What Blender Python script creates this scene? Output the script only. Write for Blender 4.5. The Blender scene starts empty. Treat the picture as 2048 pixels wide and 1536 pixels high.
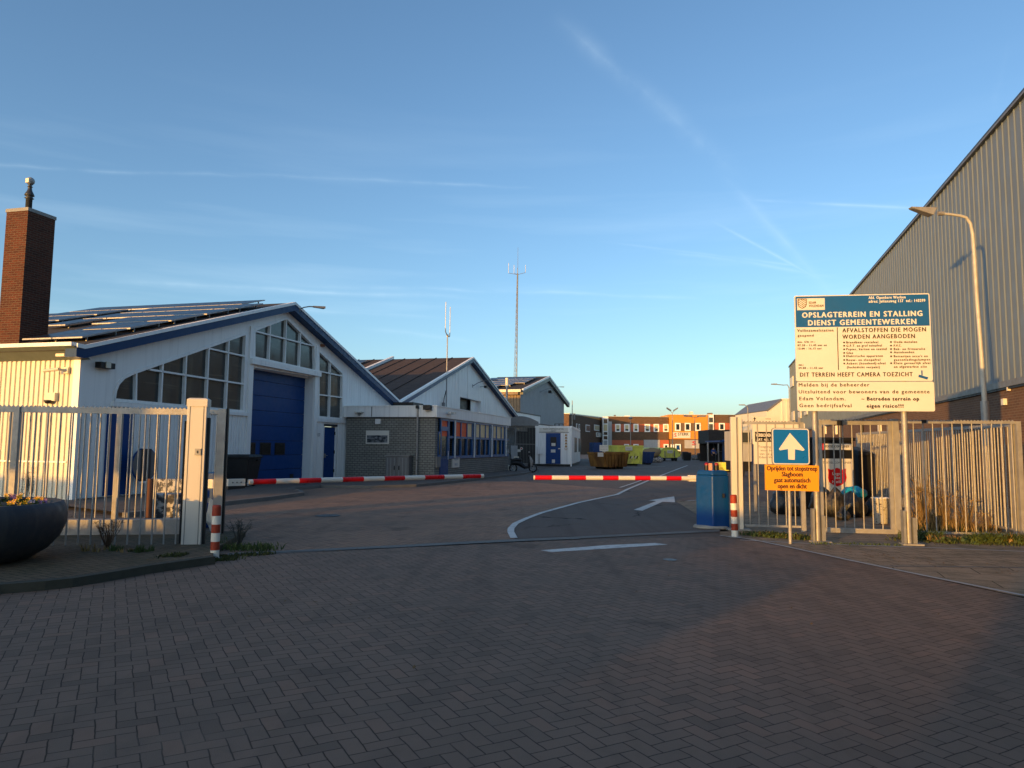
import bpy, bmesh, math, random
from mathutils import Vector, Matrix, noise
from mathutils.geometry import tessellate_polygon
random.seed(7)
S = bpy.context.scene
# ---------------------------------------------------------------- camera
FPX, EYE = 1430.0, 1.6
PITCH, ROLL = math.atan(125 / FPX), 0.010
_F = Vector((0, math.cos(PITCH), math.sin(PITCH)))
_U0 = Vector((0, -math.sin(PITCH), math.cos(PITCH)))
_R = math.cos(ROLL) * Vector((1, 0, 0)) + math.sin(ROLL) * _U0
_U = -math.sin(ROLL) * Vector((1, 0, 0)) + math.cos(ROLL) * _U0
CAM = Vector((0, 0, EYE))
cd = bpy.data.cameras.new('camera'); cam = bpy.data.objects.new('camera', cd)
S.collection.objects.link(cam)
cam.matrix_world = Matrix((( _R.x, _U.x, -_F.x, 0), (_R.y, _U.y, -_F.y, 0), (_R.z, _U.z, -_F.z, EYE), (0, 0, 0, 1)))
cd.sensor_width = 36; cd.lens = 36 * FPX / 2048; cd.clip_start = 0.1; cd.clip_end = 3000
S.camera = cam
# ---------------------------------------------------------------- light
SUN_EL = math.radians(3.0)
SUN_K = 0.82                                    # light travels towards (+0.82, +1)
_h = math.hypot(SUN_K, 1)
SD = Vector((SUN_K / _h, 1 / _h, -math.tan(SUN_EL))).normalized()
ld = bpy.data.lights.new('sun', 'SUN'); sun = bpy.data.objects.new('sun', ld)
S.collection.objects.link(sun)
sun.rotation_euler = SD.to_track_quat('-Z', 'Y').to_euler()
ld.energy = 2.75; ld.angle = math.radians(0.5); ld.color = (1.0, 0.495, 0.09)
S.view_settings.view_transform = 'Standard'; S.view_settings.look = 'None'
S.view_settings.exposure = 1.15; S.view_settings.gamma = 1.0
W = bpy.data.worlds.new('World'); S.world = W; W.use_nodes = True
def world():
    nt = W.node_tree; N = nt.nodes; L = nt.links; N.clear()
    out = N.new('ShaderNodeOutputWorld'); bg = N.new('ShaderNodeBackground'); L.new(bg.outputs[0], out.inputs[0])
    sky = N.new('ShaderNodeTexSky'); sky.sky_type = 'NISHITA'; sky.sun_disc = False
    sky.sun_elevation = math.radians(SKY_EL); sky.sun_rotation = math.atan2(-SD.x, -SD.y)
    sky.altitude = 0; sky.air_density = 1.0; sky.dust_density = 1.3; sky.ozone_density = 3.7
    bg.inputs[1].default_value = 0.15
    g = N.new('ShaderNodeNewGeometry')          # contrails and thin cirrus drawn on the sky by direction
    def math_(op, a, b=None, c=None):
        n = N.new('ShaderNodeMath'); n.operation = op
        for i, q in enumerate((a, b, c)):
            if q is None: continue
            if isinstance(q, (int, float)): n.inputs[i].default_value = q
            else: L.new(q, n.inputs[i])
        return n.outputs[0]
    tc = N.new('ShaderNodeTexCoord'); dirv = tc.outputs['Generated']
    def dot(v):
        n = N.new('ShaderNodeVectorMath'); n.operation = 'DOT_PRODUCT'; L.new(dirv, n.inputs[0]); n.inputs[1].default_value = v
        return n.outputs['Value']
    wob = N.new('ShaderNodeTexNoise'); wob.inputs['Scale'].default_value = 9; wob.inputs['Detail'].default_value = 3; L.new(dirv, wob.inputs['Vector'])
    fine = N.new('ShaderNodeTexNoise'); fine.inputs['Scale'].default_value = 13; fine.inputs['Detail'].default_value = 6; L.new(dirv, fine.inputs['Vector'])
    acc = None
    for (x0, y0, x1, y1, wd, st, brk) in TRAILS:
        a = (_F + _R * (x0 - 1024) / FPX - _U * (y0 - 768) / FPX).normalized()
        b = (_F + _R * (x1 - 1024) / FPX - _U * (y1 - 768) / FPX).normalized()
        n = a.cross(b).normalized(); m = (a + b).normalized(); e = m.cross(n).normalized()
        half = math.acos(max(-1, min(1, a.dot(b)))) / 2
        d = math_('ABSOLUTE', math_('ADD', dot(n), math_('MULTIPLY', math_('SUBTRACT', wob.outputs['Fac'], 0.5), 0.012 if wd > 6 else 0.003)))
        core = math_('MAXIMUM', math_('SUBTRACT', 1.0, math_('DIVIDE', d, wd / FPX)), 0.0)
        core = math_('MULTIPLY', core, core)
        al = math_('DIVIDE', math_('ABSOLUTE', dot(e)), half)
        ends = math_('MINIMUM', math_('MULTIPLY', math_('MAXIMUM', math_('SUBTRACT', 1.0, al), 0.0), 2.2), 1.0)
        br = math_('MINIMUM', math_('MAXIMUM', math_('MULTIPLY', math_('SUBTRACT', fine.outputs['Fac'], 0.33 + 0.05 * brk), 2.0), 0.05), 1.0)
        front = math_('GREATER_THAN', dot(m), 0.0)
        t = math_('MULTIPLY', math_('MULTIPLY', math_('MULTIPLY', core, ends), math_('MULTIPLY', br, st * .55)), front)
        acc = t if acc is None else math_('MAXIMUM', acc, t)
    # soft cirrus veil
    mp = N.new('ShaderNodeMapping'); mp.inputs['Scale'].default_value = (1.2, 1.2, 14); L.new(dirv, mp.inputs['Vector'])
    ci = N.new('ShaderNodeTexNoise'); ci.inputs['Scale'].default_value = 2.2; ci.inputs['Detail'].default_value = 6; L.new(mp.outputs[0], ci.inputs['Vector'])
    sp = N.new('ShaderNodeSeparateXYZ'); L.new(dirv, sp.inputs[0])
    low = math_('MULTIPLY', math_('MAXIMUM', math_('SUBTRACT', 0.30, math_('ABSOLUTE', math_('SUBTRACT', sp.outputs[2], 0.16))), 0.0), 3.0)
    veil = math_('MULTIPLY', math_('MULTIPLY', math_('MAXIMUM', math_('SUBTRACT', ci.outputs['Fac'], 0.50), 0.0), low), 0.55)
    acc = math_('MINIMUM', math_('ADD', acc, veil), 0.8)
    tint = N.new('ShaderNodeMix'); tint.data_type = 'RGBA'; tint.blend_type = 'MULTIPLY'; tint.inputs[0].default_value = 1
    L.new(sky.outputs[0], tint.inputs[6]); tint.inputs[7].default_value = SKY_TINT
    mx = N.new('ShaderNodeMix'); mx.data_type = 'RGBA'; L.new(acc, mx.inputs[0]); L.new(tint.outputs[2], mx.inputs[6])
    mx.inputs[7].default_value = CLOUD_COL
    L.new(mx.outputs[2], bg.inputs[0])
SKY_EL = 11; SKY_TINT = (0.80, 0.775, 0.71, 1); CLOUD_COL = (3.1, 3.8, 4.2, 1)
TRAILS = [(-200, 325, 520, 352, 7, .45, .6), (420, 344, 1120, 378, 7, .35, .8), (0, 552, 1000, 600, 9, .5, .5), (560, 568, 1500, 600, 8, .4, .6),
          (1470, 398, 1900, 420, 6, .55, .3), (1100, 20, 1500, 370, 34, .42, 1.0), (1440, 340, 1680, 600, 22, .40, .9), (1300, 500, 1720, 560, 8, .35, .7),
          (1420, 440, 1670, 575, 6, .45, .6), (2020, 80, 1990, 220, 12, .3, 1.0), (1180, 480, 1700, 545, 5, .3, .6), (500, 610, 900, 640, 9, .25, .8), (700, 655, 1000, 690, 10, .25, .8)]
world()
# ---------------------------------------------------------------- helpers
def at(px, py, z=0.0):                            # where the photograph's pixel meets the level z
    d = _F + _R * (px - 1024) / FPX - _U * (py - 768) / FPX
    return CAM + d * ((z - EYE) / d.z)
class Frame:                                      # upright local frame: x along the face, y into it, z up
    def __init__(s, p, q, off=0.0):
        s.p = Vector((p[0], p[1], 0)); d = Vector((q[0] - p[0], q[1] - p[1], 0)); s.len = d.length; s.d = d.normalized()
        s.n = Vector((-s.d.y, s.d.x, 0)); s.p = s.p + s.n * off; s.ang = math.atan2(s.d.y, s.d.x)
    def __call__(s, px, py):
        d = _F + _R * (px - 1024) / FPX - _U * (py - 768) / FPX
        t = (s.p - CAM).dot(s.n) / d.dot(s.n); P = CAM + d * t
        return ((P - s.p).dot(s.d), P.z)
    def w(s, x, y=0, z=0): return s.p + s.d * x + s.n * y + Vector((0, 0, z))
    def loc(s, P): v = Vector(P) - s.p; return (v.dot(s.d), v.dot(s.n), v.z)
def fdir(p, k, n=10): return Frame(p, (p[0] + k * n, p[1] + n))
def tag(o, label=None, cat=None, group=None, kind=None):
    if label: o['label'] = label
    if cat: o['category'] = cat
    if group: o['group'] = group
    if kind: o['kind'] = kind
    return o
def empty(name, loc, rz=0.0, label=None, cat=None, group=None):
    o = bpy.data.objects.new(name, None); S.collection.objects.link(o); o.empty_display_size = .2
    o.location = loc; o.rotation_euler = (0, 0, rz); return tag(o, label, cat, group)
def froot(name, fr, label, cat, group=None): return empty(name, fr.p, fr.ang, label, cat, group)
_fonts = {}
def text_geo(s, sp=1.0):
    if (s, sp) in _fonts: return _fonts[(s, sp)]
    c = bpy.data.curves.new('t', 'FONT'); c.body = s; c.size = 1.0; c.resolution_u = 2; c.space_character = sp
    o = bpy.data.objects.new('t', c); S.collection.objects.link(o)
    dg = bpy.context.evaluated_depsgraph_get(); me = bpy.data.meshes.new_from_object(o.evaluated_get(dg))
    vs = [tuple(v.co) for v in me.vertices]; fs = [tuple(p.vertices) for p in me.polygons]
    bpy.data.objects.remove(o); bpy.data.curves.remove(c); bpy.data.meshes.remove(me)
    _fonts[(s, sp)] = (vs, fs); return vs, fs
class MB:
    def __init__(s): s.v = []; s.f = []; s.mi = []; s.sm = []; s.ms = []; s.T = None
    def _m(s, m):
        if m not in s.ms: s.ms.append(m)
        return s.ms.index(m)
    def add(s, vs, fs, m, sm=False):
        o = len(s.v); k = s._m(m)
        s.v += [tuple((s.T @ Vector(p)) if s.T else p) for p in vs]
        for f in fs: s.f.append(tuple(i + o for i in f)); s.mi.append(k); s.sm.append(sm)
        return s
    def box(s, x0, x1, y0, y1, z0, z1, m):
        x0, x1 = sorted((x0, x1)); y0, y1 = sorted((y0, y1)); z0, z1 = sorted((z0, z1))
        return s.add([(x0, y0, z0), (x1, y0, z0), (x1, y1, z0), (x0, y1, z0), (x0, y0, z1), (x1, y0, z1), (x1, y1, z1), (x0, y1, z1)],
                     [(0, 3, 2, 1), (4, 5, 6, 7), (0, 1, 5, 4), (1, 2, 6, 5), (2, 3, 7, 6), (3, 0, 4, 7)], m)
    def quad(s, a, b, c, d, m): return s.add([a, b, c, d], [(0, 1, 2, 3)], m)
    def hull8(s, bot, top, m):                    # four bottom and four top corners, counter-clockwise from above
        return s.add(list(bot) + list(top), [(0, 3, 2, 1), (4, 5, 6, 7), (0, 1, 5, 4), (1, 2, 6, 5), (2, 3, 7, 6), (3, 0, 4, 7)], m)
    def cyl(s, p, q, r0, m, r1=None, n=12, caps=True, sm=True):
        p = Vector(p); q = Vector(q); r1 = r0 if r1 is None else r1; d = (q - p).normalized()
        a = d.orthogonal().normalized(); b = d.cross(a); vs = []
        for c, r in ((p, r0), (q, r1)):
            for i in range(n):
                t = 2 * math.pi * i / n; vs.append(tuple(c + a * math.cos(t) * r + b * math.sin(t) * r))
        s.add(vs, [(i, (i + 1) % n, n + (i + 1) % n, n + i) for i in range(n)], m, sm)
        if caps: s.add(vs[:n], [tuple(range(n))[::-1]], m); s.add(vs[n:], [tuple(range(n))], m)
        return s
    def tube(s, pts, r, m, n=8):
        pts = [Vector(p) for p in pts]; rr = r if isinstance(r, (list, tuple)) else [r] * len(pts)
        vs = []; up = Vector((0.13, 0.31, 0.94))
        for i, p in enumerate(pts):
            d = (pts[min(i + 1, len(pts) - 1)] - pts[max(i - 1, 0)]).normalized()
            a = d.cross(up); a = a.normalized() if a.length > 1e-4 else d.orthogonal().normalized(); b = d.cross(a)
            for k in range(n):
                t = 2 * math.pi * k / n; vs.append(tuple(p + (a * math.cos(t) + b * math.sin(t)) * rr[i]))
        fs = []
        for i in range(len(pts) - 1):
            for k in range(n): fs.append((i * n + k, i * n + (k + 1) % n, (i + 1) * n + (k + 1) % n, (i + 1) * n + k))
        s.add(vs, fs, m, True); s.add(vs[:n], [tuple(range(n))[::-1]], m); s.add(vs[-n:], [tuple(range(n))], m); return s
    def lathe(s, prof, c, m, n=24, sm=True, sy=1.0):  # prof: (r, z)
        vs = []
        for r, z in prof:
            for k in range(n): t = 2 * math.pi * k / n; vs.append((c[0] + r * math.cos(t), c[1] + r * math.sin(t) * sy, c[2] + z))
        return s.add(vs, [(i * n + k, i * n + (k + 1) % n, (i + 1) * n + (k + 1) % n, (i + 1) * n + k) for i in range(len(prof) - 1) for k in range(n)], m, sm)
    def prism(s, outer, y0, y1, m, holes=(), back=True, edge=None):  # polygon in (x, z) with holes, thick from y0 (front) to y1
        def area(p): return sum(p[i][0] * p[(i + 1) % len(p)][1] - p[(i + 1) % len(p)][0] * p[i][1] for i in range(len(p)))
        lo = [list(outer) if area(outer) > 0 else list(outer)[::-1]] + [list(h) if area(h) < 0 else list(h)[::-1] for h in holes]
        tri = tessellate_polygon([[Vector((p[0], p[1], 0)) for p in l] for l in lo]); pts = [p for l in lo for p in l]
        def orient(t):
            a, b, c = (pts[i] for i in t); return t if (b[0] - a[0]) * (c[1] - a[1]) - (b[1] - a[1]) * (c[0] - a[0]) > 0 else t[::-1]
        tri = [orient(tuple(t)) for t in tri]
        s.add([(p[0], y0, p[1]) for p in pts], tri, m)
        if back: s.add([(p[0], y1, p[1]) for p in pts], [t[::-1] for t in tri], m)
        for l in lo:
            k = len(l); s.add([(p[0], y0, p[1]) for p in l] + [(p[0], y1, p[1]) for p in l], [(i, k + i, k + (i + 1) % k, (i + 1) % k) for i in range(k)], edge or m)
        return s
    def bar(s, p, q, w, y0, y1, m, ext=0.0):      # a straight bar in the (x, z) plane
        p = Vector((p[0], p[1])); q = Vector((q[0], q[1])); d = (q - p).normalized(); n = Vector((-d.y, d.x)) * w / 2; p = p - d * ext; q = q + d * ext
        return s.prism([tuple(p - n), tuple(q - n), tuple(q + n), tuple(p + n)], y0, y1, m)
    def outline(s, poly, w, y0, y1, m):
        for i in range(len(poly)): s.bar(poly[i], poly[(i + 1) % len(poly)], w, y0 + (i % 2) * .002, y1, m, ext=w * .3)
        return s
    def text(s, t, x, z, h, y, m, width=None, bold=0.0, align='l', sp=1.0):   # h = height of capitals
        vs, fs = text_geo(t, sp); k = h / 0.70
        x0 = min(v[0] for v in vs); x1 = max(v[0] for v in vs); kx = width / (x1 - x0) if width else k
        wd = (x1 - x0) * kx; sx = x - (wd / 2 if align == 'c' else wd if align == 'r' else 0)
        offs = [(0, 0)] if not bold else [(-bold, 0), (bold, 0.0), (0, bold)]
        for i, (ox, oz) in enumerate(offs):
            s.add([(sx + (v[0] - x0) * kx + ox, y - i * .0006, z + v[1] * k + oz) for v in vs], [tuple(f) for f in fs], m)
        return s
    def build(s, name, parent=None, bevel=0.0, **kw):
        me = bpy.data.meshes.new(name); me.from_pydata(s.v, [], s.f)
        for m in s.ms: me.materials.append(m)
        me.polygons.foreach_set('material_index', s.mi); me.polygons.foreach_set('use_smooth', s.sm); me.update()
        o = bpy.data.objects.new(name, me); S.collection.objects.link(o)
        if parent: o.parent = parent
        if bevel:
            b = o.modifiers.new('bevel', 'BEVEL'); b.width = bevel; b.segments = 2; b.limit_method = 'ANGLE'; b.angle_limit = math.radians(50)
        return tag(o, **kw) if kw else o
def copy_tree(o, parent=None):
    c = o.copy(); S.collection.objects.link(c)
    if parent: c.parent = parent
    for ch in list(o.children): copy_tree(ch, c)
    return c
# ---------------------------------------------------------------- materials
class NB:                                         # small node builder
    def __init__(s, name):
        s.m = bpy.data.materials.new(name); s.m.use_nodes = True; s.t = s.m.node_tree; s.N = s.t.nodes; s.L = s.t.links
        s.p = s.N['Principled BSDF']; s.co = s.N.new('ShaderNodeTexCoord').outputs['Object']
    def put(s, i, v):
        if hasattr(v, 'links'): s.L.new(v, i)
        elif v is not None: i.default_value = v
    def math(s, op, a, b=None, c=None):
        n = s.N.new('ShaderNodeMath'); n.operation = op
        for i, q in enumerate((a, b, c)): s.put(n.inputs[i], q)
        return n.outputs[0]
    def mapv(s, sc=(1, 1, 1), rot=(0, 0, 0), v=None):
        n = s.N.new('ShaderNodeMapping'); s.put(n.inputs['Vector'], v or s.co); n.inputs['Scale'].default_value = sc; n.inputs['Rotation'].default_value = rot; return n.outputs[0]
    def noise(s, sc, det=4, rough=.55, v=None):
        n = s.N.new('ShaderNodeTexNoise'); s.put(n.inputs['Vector'], v or s.co); n.inputs['Scale'].default_value = sc; n.inputs['Detail'].default_value = det; n.inputs['Roughness'].default_value = rough; return n.outputs['Fac']
    def ramp(s, f, a, b, lo=0.0, hi=1.0):
        n = s.N.new('ShaderNodeMapRange'); s.put(n.inputs[0], f); n.inputs[1].default_value = a; n.inputs[2].default_value = b; n.inputs[3].default_value = lo; n.inputs[4].default_value = hi; return n.outputs[0]
    def mix(s, f, a, b, mode='MIX'):
        n = s.N.new('ShaderNodeMix'); n.data_type = 'RGBA'; n.blend_type = mode; s.put(n.inputs[0], f)
        for i, c in ((6, a), (7, b)): s.put(n.inputs[i], c if hasattr(c, 'links') else (*c, 1))
        return n.outputs[2]
    def bump(s, h, st, dist=.01, nrm=None):
        n = s.N.new('ShaderNodeBump'); s.put(n.inputs['Height'], h); n.inputs['Strength'].default_value = st; n.inputs['Distance'].default_value = dist
        if nrm: s.L.new(nrm, n.inputs['Normal'])
        return n.outputs[0]
    def done(s, col=None, rough=None, metal=0, spec=None, nrm=None):
        if col is not None: s.put(s.p.inputs['Base Color'], col if hasattr(col, 'links') else (*col, 1))
        if rough is not None: s.put(s.p.inputs['Roughness'], rough)
        s.p.inputs['Metallic'].default_value = metal
        if spec is not None: s.p.inputs['Specular IOR Level'].default_value = spec
        if nrm: s.L.new(nrm, s.p.inputs['Normal'])
        return s.m
def dark(c, k): return tuple(x * k for x in c)
def paint(name, col, rough=.5, metal=0.0, var=.25, sc=2.0, streak=0.0, bump=0.0, bsc=60, spec=.4, dirt=(.12, .10, .08)):
    b = NB(name); c = b.mix(b.ramp(b.noise(sc, 6), .35, .7, 0, var), col, dark(col, .55))
    if streak:
        st = b.noise(1.0, 5, .6, b.mapv((7, 7, .35))); c = b.mix(b.ramp(st, .5, .8, 0, streak), c, dirt)
        fs = b.noise(40, 3, .5); c = b.mix(b.ramp(fs, .62, .75, 0, streak * .5), c, dirt)
    r = b.ramp(b.noise(sc * 3, 3), .3, .7, max(rough - .1, .05), rough + .1)
    n = b.bump(b.noise(bsc, 3), bump, .01) if bump else None
    return b.done(c, r, metal, spec, n)
def bricks(name, c1, c2, mortar, bw=.22, rh=.0625, ms=.010, bump=.5, dirt=.3):
    b = NB(name); sp = b.N.new('ShaderNodeSeparateXYZ'); b.L.new(b.co, sp.inputs[0]); cb = b.N.new('ShaderNodeCombineXYZ')
    b.L.new(b.math('ADD', sp.outputs[0], sp.outputs[1]), cb.inputs[0]); b.L.new(sp.outputs[2], cb.inputs[1])
    t = b.N.new('ShaderNodeTexBrick'); b.L.new(cb.outputs[0], t.inputs['Vector']); t.inputs['Scale'].default_value = 1
    t.inputs['Brick Width'].default_value = bw; t.inputs['Row Height'].default_value = rh; t.inputs['Mortar Size'].default_value = ms; t.inputs['Mortar Smooth'].default_value = .3
    t.inputs['Color1'].default_value = (*c1, 1); t.inputs['Color2'].default_value = (*c2, 1); t.inputs['Mortar'].default_value = (*mortar, 1)
    c = b.mix(b.ramp(b.noise(1.1, 6), .4, .75, 0, dirt), t.outputs['Color'], dark(c1, .35))
    return b.done(c, .85, 0, .2, b.bump(b.math('SUBTRACT', 1.0, t.outputs['Fac']), bump, .012, b.bump(b.noise(90, 2), .2, .004)))
def herring(name, ca, cb_, joint, w=.105, ang=0.0, jw=.035, bump=.6, patch=(.05, .05, .05), pamt=.5, tint=None, wear=None, grit=.35):
    b = NB(name); v = b.mapv((1 / w, 1 / w, 1), (0, 0, ang)); 
    wv = b.N.new('ShaderNodeTexNoise'); wv.inputs['Scale'].default_value = 5; wv.inputs['Detail'].default_value = 2; b.L.new(b.co, wv.inputs['Vector'])
    va = b.N.new('ShaderNodeVectorMath'); va.operation = 'MULTIPLY_ADD'; b.L.new(wv.outputs['Color'], va.inputs[0]); va.inputs[1].default_value = (.22, .22, 0); b.L.new(v, va.inputs[2])
    sp = b.N.new('ShaderNodeSeparateXYZ'); b.L.new(va.outputs[0], sp.inputs[0]); x, y = sp.outputs[0], sp.outputs[1]
    i, j = b.math('FLOOR', x), b.math('FLOOR', y); fx, fy = b.math('SUBTRACT', x, i), b.math('SUBTRACT', y, j)
    k = b.math('FLOORED_MODULO', b.math('ADD', b.math('SUBTRACT', i, j), .5), 4.0)
    def isk(n): return b.math('MULTIPLY', b.math('GREATER_THAN', k, float(n)), b.math('LESS_THAN', k, float(n + 1)))
    k0, k1, k2, k3 = isk(0), isk(1), isk(2), isk(3)
    one = lambda q: b.math('SUBTRACT', 1.0, q)
    sx, sy = b.math('MINIMUM', fx, one(fx)), b.math('MINIMUM', fy, one(fy))
    def big(sel, q): return b.math('MULTIPLY', sel, q)
    d = big(k0, b.math('MINIMUM', fx, sy))
    for sel, q in ((k1, b.math('MINIMUM', one(fx), sy)), (k3, b.math('MINIMUM', fy, sx)), (k2, b.math('MINIMUM', one(fy), sx))): d = b.math('ADD', d, big(sel, q))
    ci = b.N.new('ShaderNodeCombineXYZ'); b.L.new(b.math('SUBTRACT', i, k1), ci.inputs[0]); b.L.new(b.math('SUBTRACT', j, k2), ci.inputs[1])
    wn = b.N.new('ShaderNodeTexWhiteNoise'); wn.noise_dimensions = '3D'; b.L.new(ci.outputs[0], wn.inputs[0]); rnd = wn.outputs['Value']
    fine = b.noise(170, 3, .7)
    c = b.mix(rnd, ca, cb_); c = b.mix(b.ramp(fine, .35, .75, 0, grit), c, dark(ca, 2.0)); c = b.mix(b.ramp(b.noise(.55, 6, .6), .42, .7, 0, pamt), c, patch)
    c = b.mix(b.ramp(b.noise(2.6, 5, .65), .5, .75, 0, .35), c, dark(cb_, .6))
    c = b.mix(b.ramp(rnd, .90, .93, 0, .20), c, dark(cb_, .5)); c = b.mix(b.ramp(rnd, .07, .05, 0, .22), c, (ca[0] * 1.35, ca[1] * 1.1, ca[2]))
    c = b.mix(b.ramp(b.noise(1.0, 4, .6, b.mapv((1.9, .07, 1), (0, 0, .27))), .52, .70, 0, .38), c, dark(cb_, .6)); c = b.mix(b.ramp(b.noise(.8, 3, .5, b.mapv((1, 1, 1), (0, 0, 1.1))), .66, .72, 0, .5), c, dark(cb_, .45))
    ed = b.ramp(d, jw * .6, jw * 1.9); c = b.mix(ed, b.mix(b.ramp(b.noise(.9, 5, .6), .52, .66), joint, dark(patch, .75)), c)
    h = b.math('ADD', b.math('MULTIPLY', ed, 1.0), b.math('MULTIPLY', rnd, .45)); nn = b.bump(h, bump, .010, b.bump(fine, .9, .014))
    return b.done(c, b.ramp(fine, .3, .7, .65, .95), 0, .25, nn)
def tiles(name, c1, c2, joint, s=.30, ang=0.0, bw=None):
    b = NB(name); t = b.N.new('ShaderNodeTexBrick'); b.L.new(b.mapv((1, 1, 1), (0, 0, ang)), t.inputs['Vector']); t.inputs['Scale'].default_value = 1
    t.inputs['Brick Width'].default_value = bw or s; t.inputs['Row Height'].default_value = s; t.inputs['Mortar Size'].default_value = .009; t.inputs['Mortar Smooth'].default_value = .2
    t.inputs['Color1'].default_value = (*c1, 1); t.inputs['Color2'].default_value = (*c2, 1); t.inputs['Mortar'].default_value = (*joint, 1)
    c = b.mix(b.ramp(b.noise(2.0, 6, .65), .42, .7, 0, .6), t.outputs['Color'], (.035, .04, .022)); c = b.mix(b.ramp(b.noise(80, 3), .4, .7, 0, .3), c, dark(c1, 1.5))
    return b.done(c, .9, 0, .2, b.bump(b.math('SUBTRACT', 1.0, t.outputs['Fac']), .7, .012, b.bump(b.noise(140, 3), .5, .006)))
def asphalt(name, c, c2, sc=260):
    b = NB(name); f = b.noise(sc, 3, .7); col = b.mix(b.ramp(f, .35, .72), dark(c, .6), dark(c, 1.6)); col = b.mix(b.ramp(b.noise(.35, 6), .4, .7, 0, .6), col, c2)
    col = b.mix(b.ramp(b.noise(3, 6), .55, .75, 0, .4), col, dark(c, .55))
    v = b.N.new('ShaderNodeTexVoronoi'); v.feature = 'DISTANCE_TO_EDGE'; v.inputs['Scale'].default_value = .22
    w = b.N.new('ShaderNodeVectorMath'); w.operation = 'MULTIPLY_ADD'; nz = b.N.new('ShaderNodeTexNoise'); nz.inputs['Scale'].default_value = 1.4; nz.inputs['Detail'].default_value = 6; b.L.new(b.co, nz.inputs['Vector'])
    b.L.new(nz.outputs['Color'], w.inputs[0]); w.inputs[1].default_value = (1.6, 1.6, 0); b.L.new(b.co, w.inputs[2]); b.L.new(w.outputs[0], v.inputs['Vector'])
    cr = b.math('MULTIPLY', b.ramp(v.outputs['Distance'], .002, .006, 1, 0), b.ramp(b.noise(.5, 2), .45, .55)); col = b.mix(cr, col, (.012, .012, .012))
    tr = b.noise(1.0, 4, .6, b.mapv((2.2, .06, 1), (0, 0, .27))); col = b.mix(b.ramp(tr, .50, .72, 0, .5), col, dark(c, .6))
    return b.done(col, .9, 0, .25, b.bump(f, 1.0, .014))
def glassy(name, col, rough=.06, spec=.6, var=.6, inner=None):
    b = NB(name); c = b.mix(b.ramp(b.noise(.9, 4), .35, .7, 0, var), col, dark(col, .35))
    if inner:
        q = b.noise(1.0, 3, .5, b.mapv((2.6, 1, .22))); c = b.mix(b.ramp(q, .52, .66, 0, .8), c, inner); q = b.noise(1.0, 2, .5, b.mapv((.5, 1, 9))); c = b.mix(b.ramp(q, .60, .68, 0, .35), c, dark(inner, 1.6))
    return b.done(c, b.ramp(b.noise(6, 3), .3, .8, rough, rough + .12), 0, spec, b.bump(b.noise(1.3, 2), .12, .03))
WHITE = paint('white_paint', (.92, .90, .85), .45, var=.07, sc=1.2, streak=.22)
WHITE2 = paint('white_cladding', (.90, .88, .84), .45, var=.10, sc=.8, streak=.34)
CREAM = paint('cream_paint', (.74, .68, .54), .5, var=.15, streak=.12)
BLUE = paint('blue_fascia', (.004, .042, .13), .4, var=.25, streak=.05, spec=.2)
DOORBLUE = paint('door_blue', (.002, .050, .20), .45, var=.25, streak=.03, spec=.2)
BOXBLUE = paint('cabinet_blue', (.003, .050, .20), .4, var=.2, sc=3, streak=.06, spec=.25)
SIGNBLUE = paint('sign_blue', (.004, .13, .42), .35, var=.08)
HDRBLUE = paint('header_blue', (.010, .10, .29), .4, var=.15)
SIGNWHITE = paint('sign_white', (.70, .66, .58), .4, var=.1, sc=4)
ORANGE = paint('sign_orange', (.82, .33, .01), .45, var=.1)
BLACK = paint('black_plastic', (.012, .012, .013), .5, var=.3)
INK = paint('lettering_black', (.02, .018, .016), .6, var=.1)
REDP = paint('red_paint', (.55, .012, .01), .4, var=.15, sc=5)
GALV = paint('galvanised_steel', (.36, .35, .335), .5, .35, var=.5, sc=7, bump=.2, bsc=90, streak=.15)
GALVD = paint('weathered_steel', (.26, .26, .25), .6, .3, var=.5, sc=8, streak=.3)
GREYMET = paint('grey_metal', (.20, .20, .20), .5, .3, var=.3, streak=.3)
CLAD = paint('grey_cladding', (.15, .185, .225), .5, .0, var=.12, sc=.4, streak=.12)
CLADD = paint('dark_flashing', (.045, .048, .052), .45, .2, var=.2)
BROWNCL = paint('brown_cladding', (.22, .15, .09), .6, var=.3, streak=.3)
GREYCL = paint('grey_wall_cladding', (.40, .40, .40), .6, var=.25, streak=.35)
ROOFD = paint('roof_felt', (.05, .042, .038), .9, var=.4, sc=1, bump=.4)
ROOFB = paint('brown_roof', (.065, .040, .028), .85, var=.4, sc=1, streak=.3)
SOFFIT = paint('green_grey_soffit', (.13, .16, .15), .6, var=.2)
BRK_CH = bricks('chimney_brick', (.115, .034, .018), (.065, .022, .014), (.12, .08, .055), bw=.215, rh=.066)
BRK_OF = bricks('office_brick', (.29, .275, .24), (.24, .23, .20), (.11, .105, .095), bw=.24, rh=.105, ms=.016)
BRK_HL = bricks('hall_brick', (.17, .095, .06), (.12, .07, .048), (.20, .16, .12), bw=.24, rh=.075, ms=.008)
BRK_FAR = bricks('far_brick', (.16, .095, .055), (.12, .07, .045), (.10, .07, .05), bw=.5, rh=.14)
CONC = paint('concrete', (.30, .29, .27), .9, var=.4, sc=3, bump=.4, streak=.3)
KERB = paint('kerb_concrete', (.17, .16, .145), .9, var=.4, sc=3, bump=.4)
KERBD = paint('mossy_kerb', (.055, .055, .042), .95, var=.6, sc=4, bump=.5)
MASTM = paint('pale_galvanised', (.50, .48, .43), .5, .1, var=.4, sc=6, streak=.2)
PILLAR = paint('pillar_grey', (.60, .555, .48), .45, var=.12, sc=2, streak=.12)
PALEK = paint('pale_kerb', (.42, .40, .38), .9, var=.4, sc=4, bump=.4)
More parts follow.
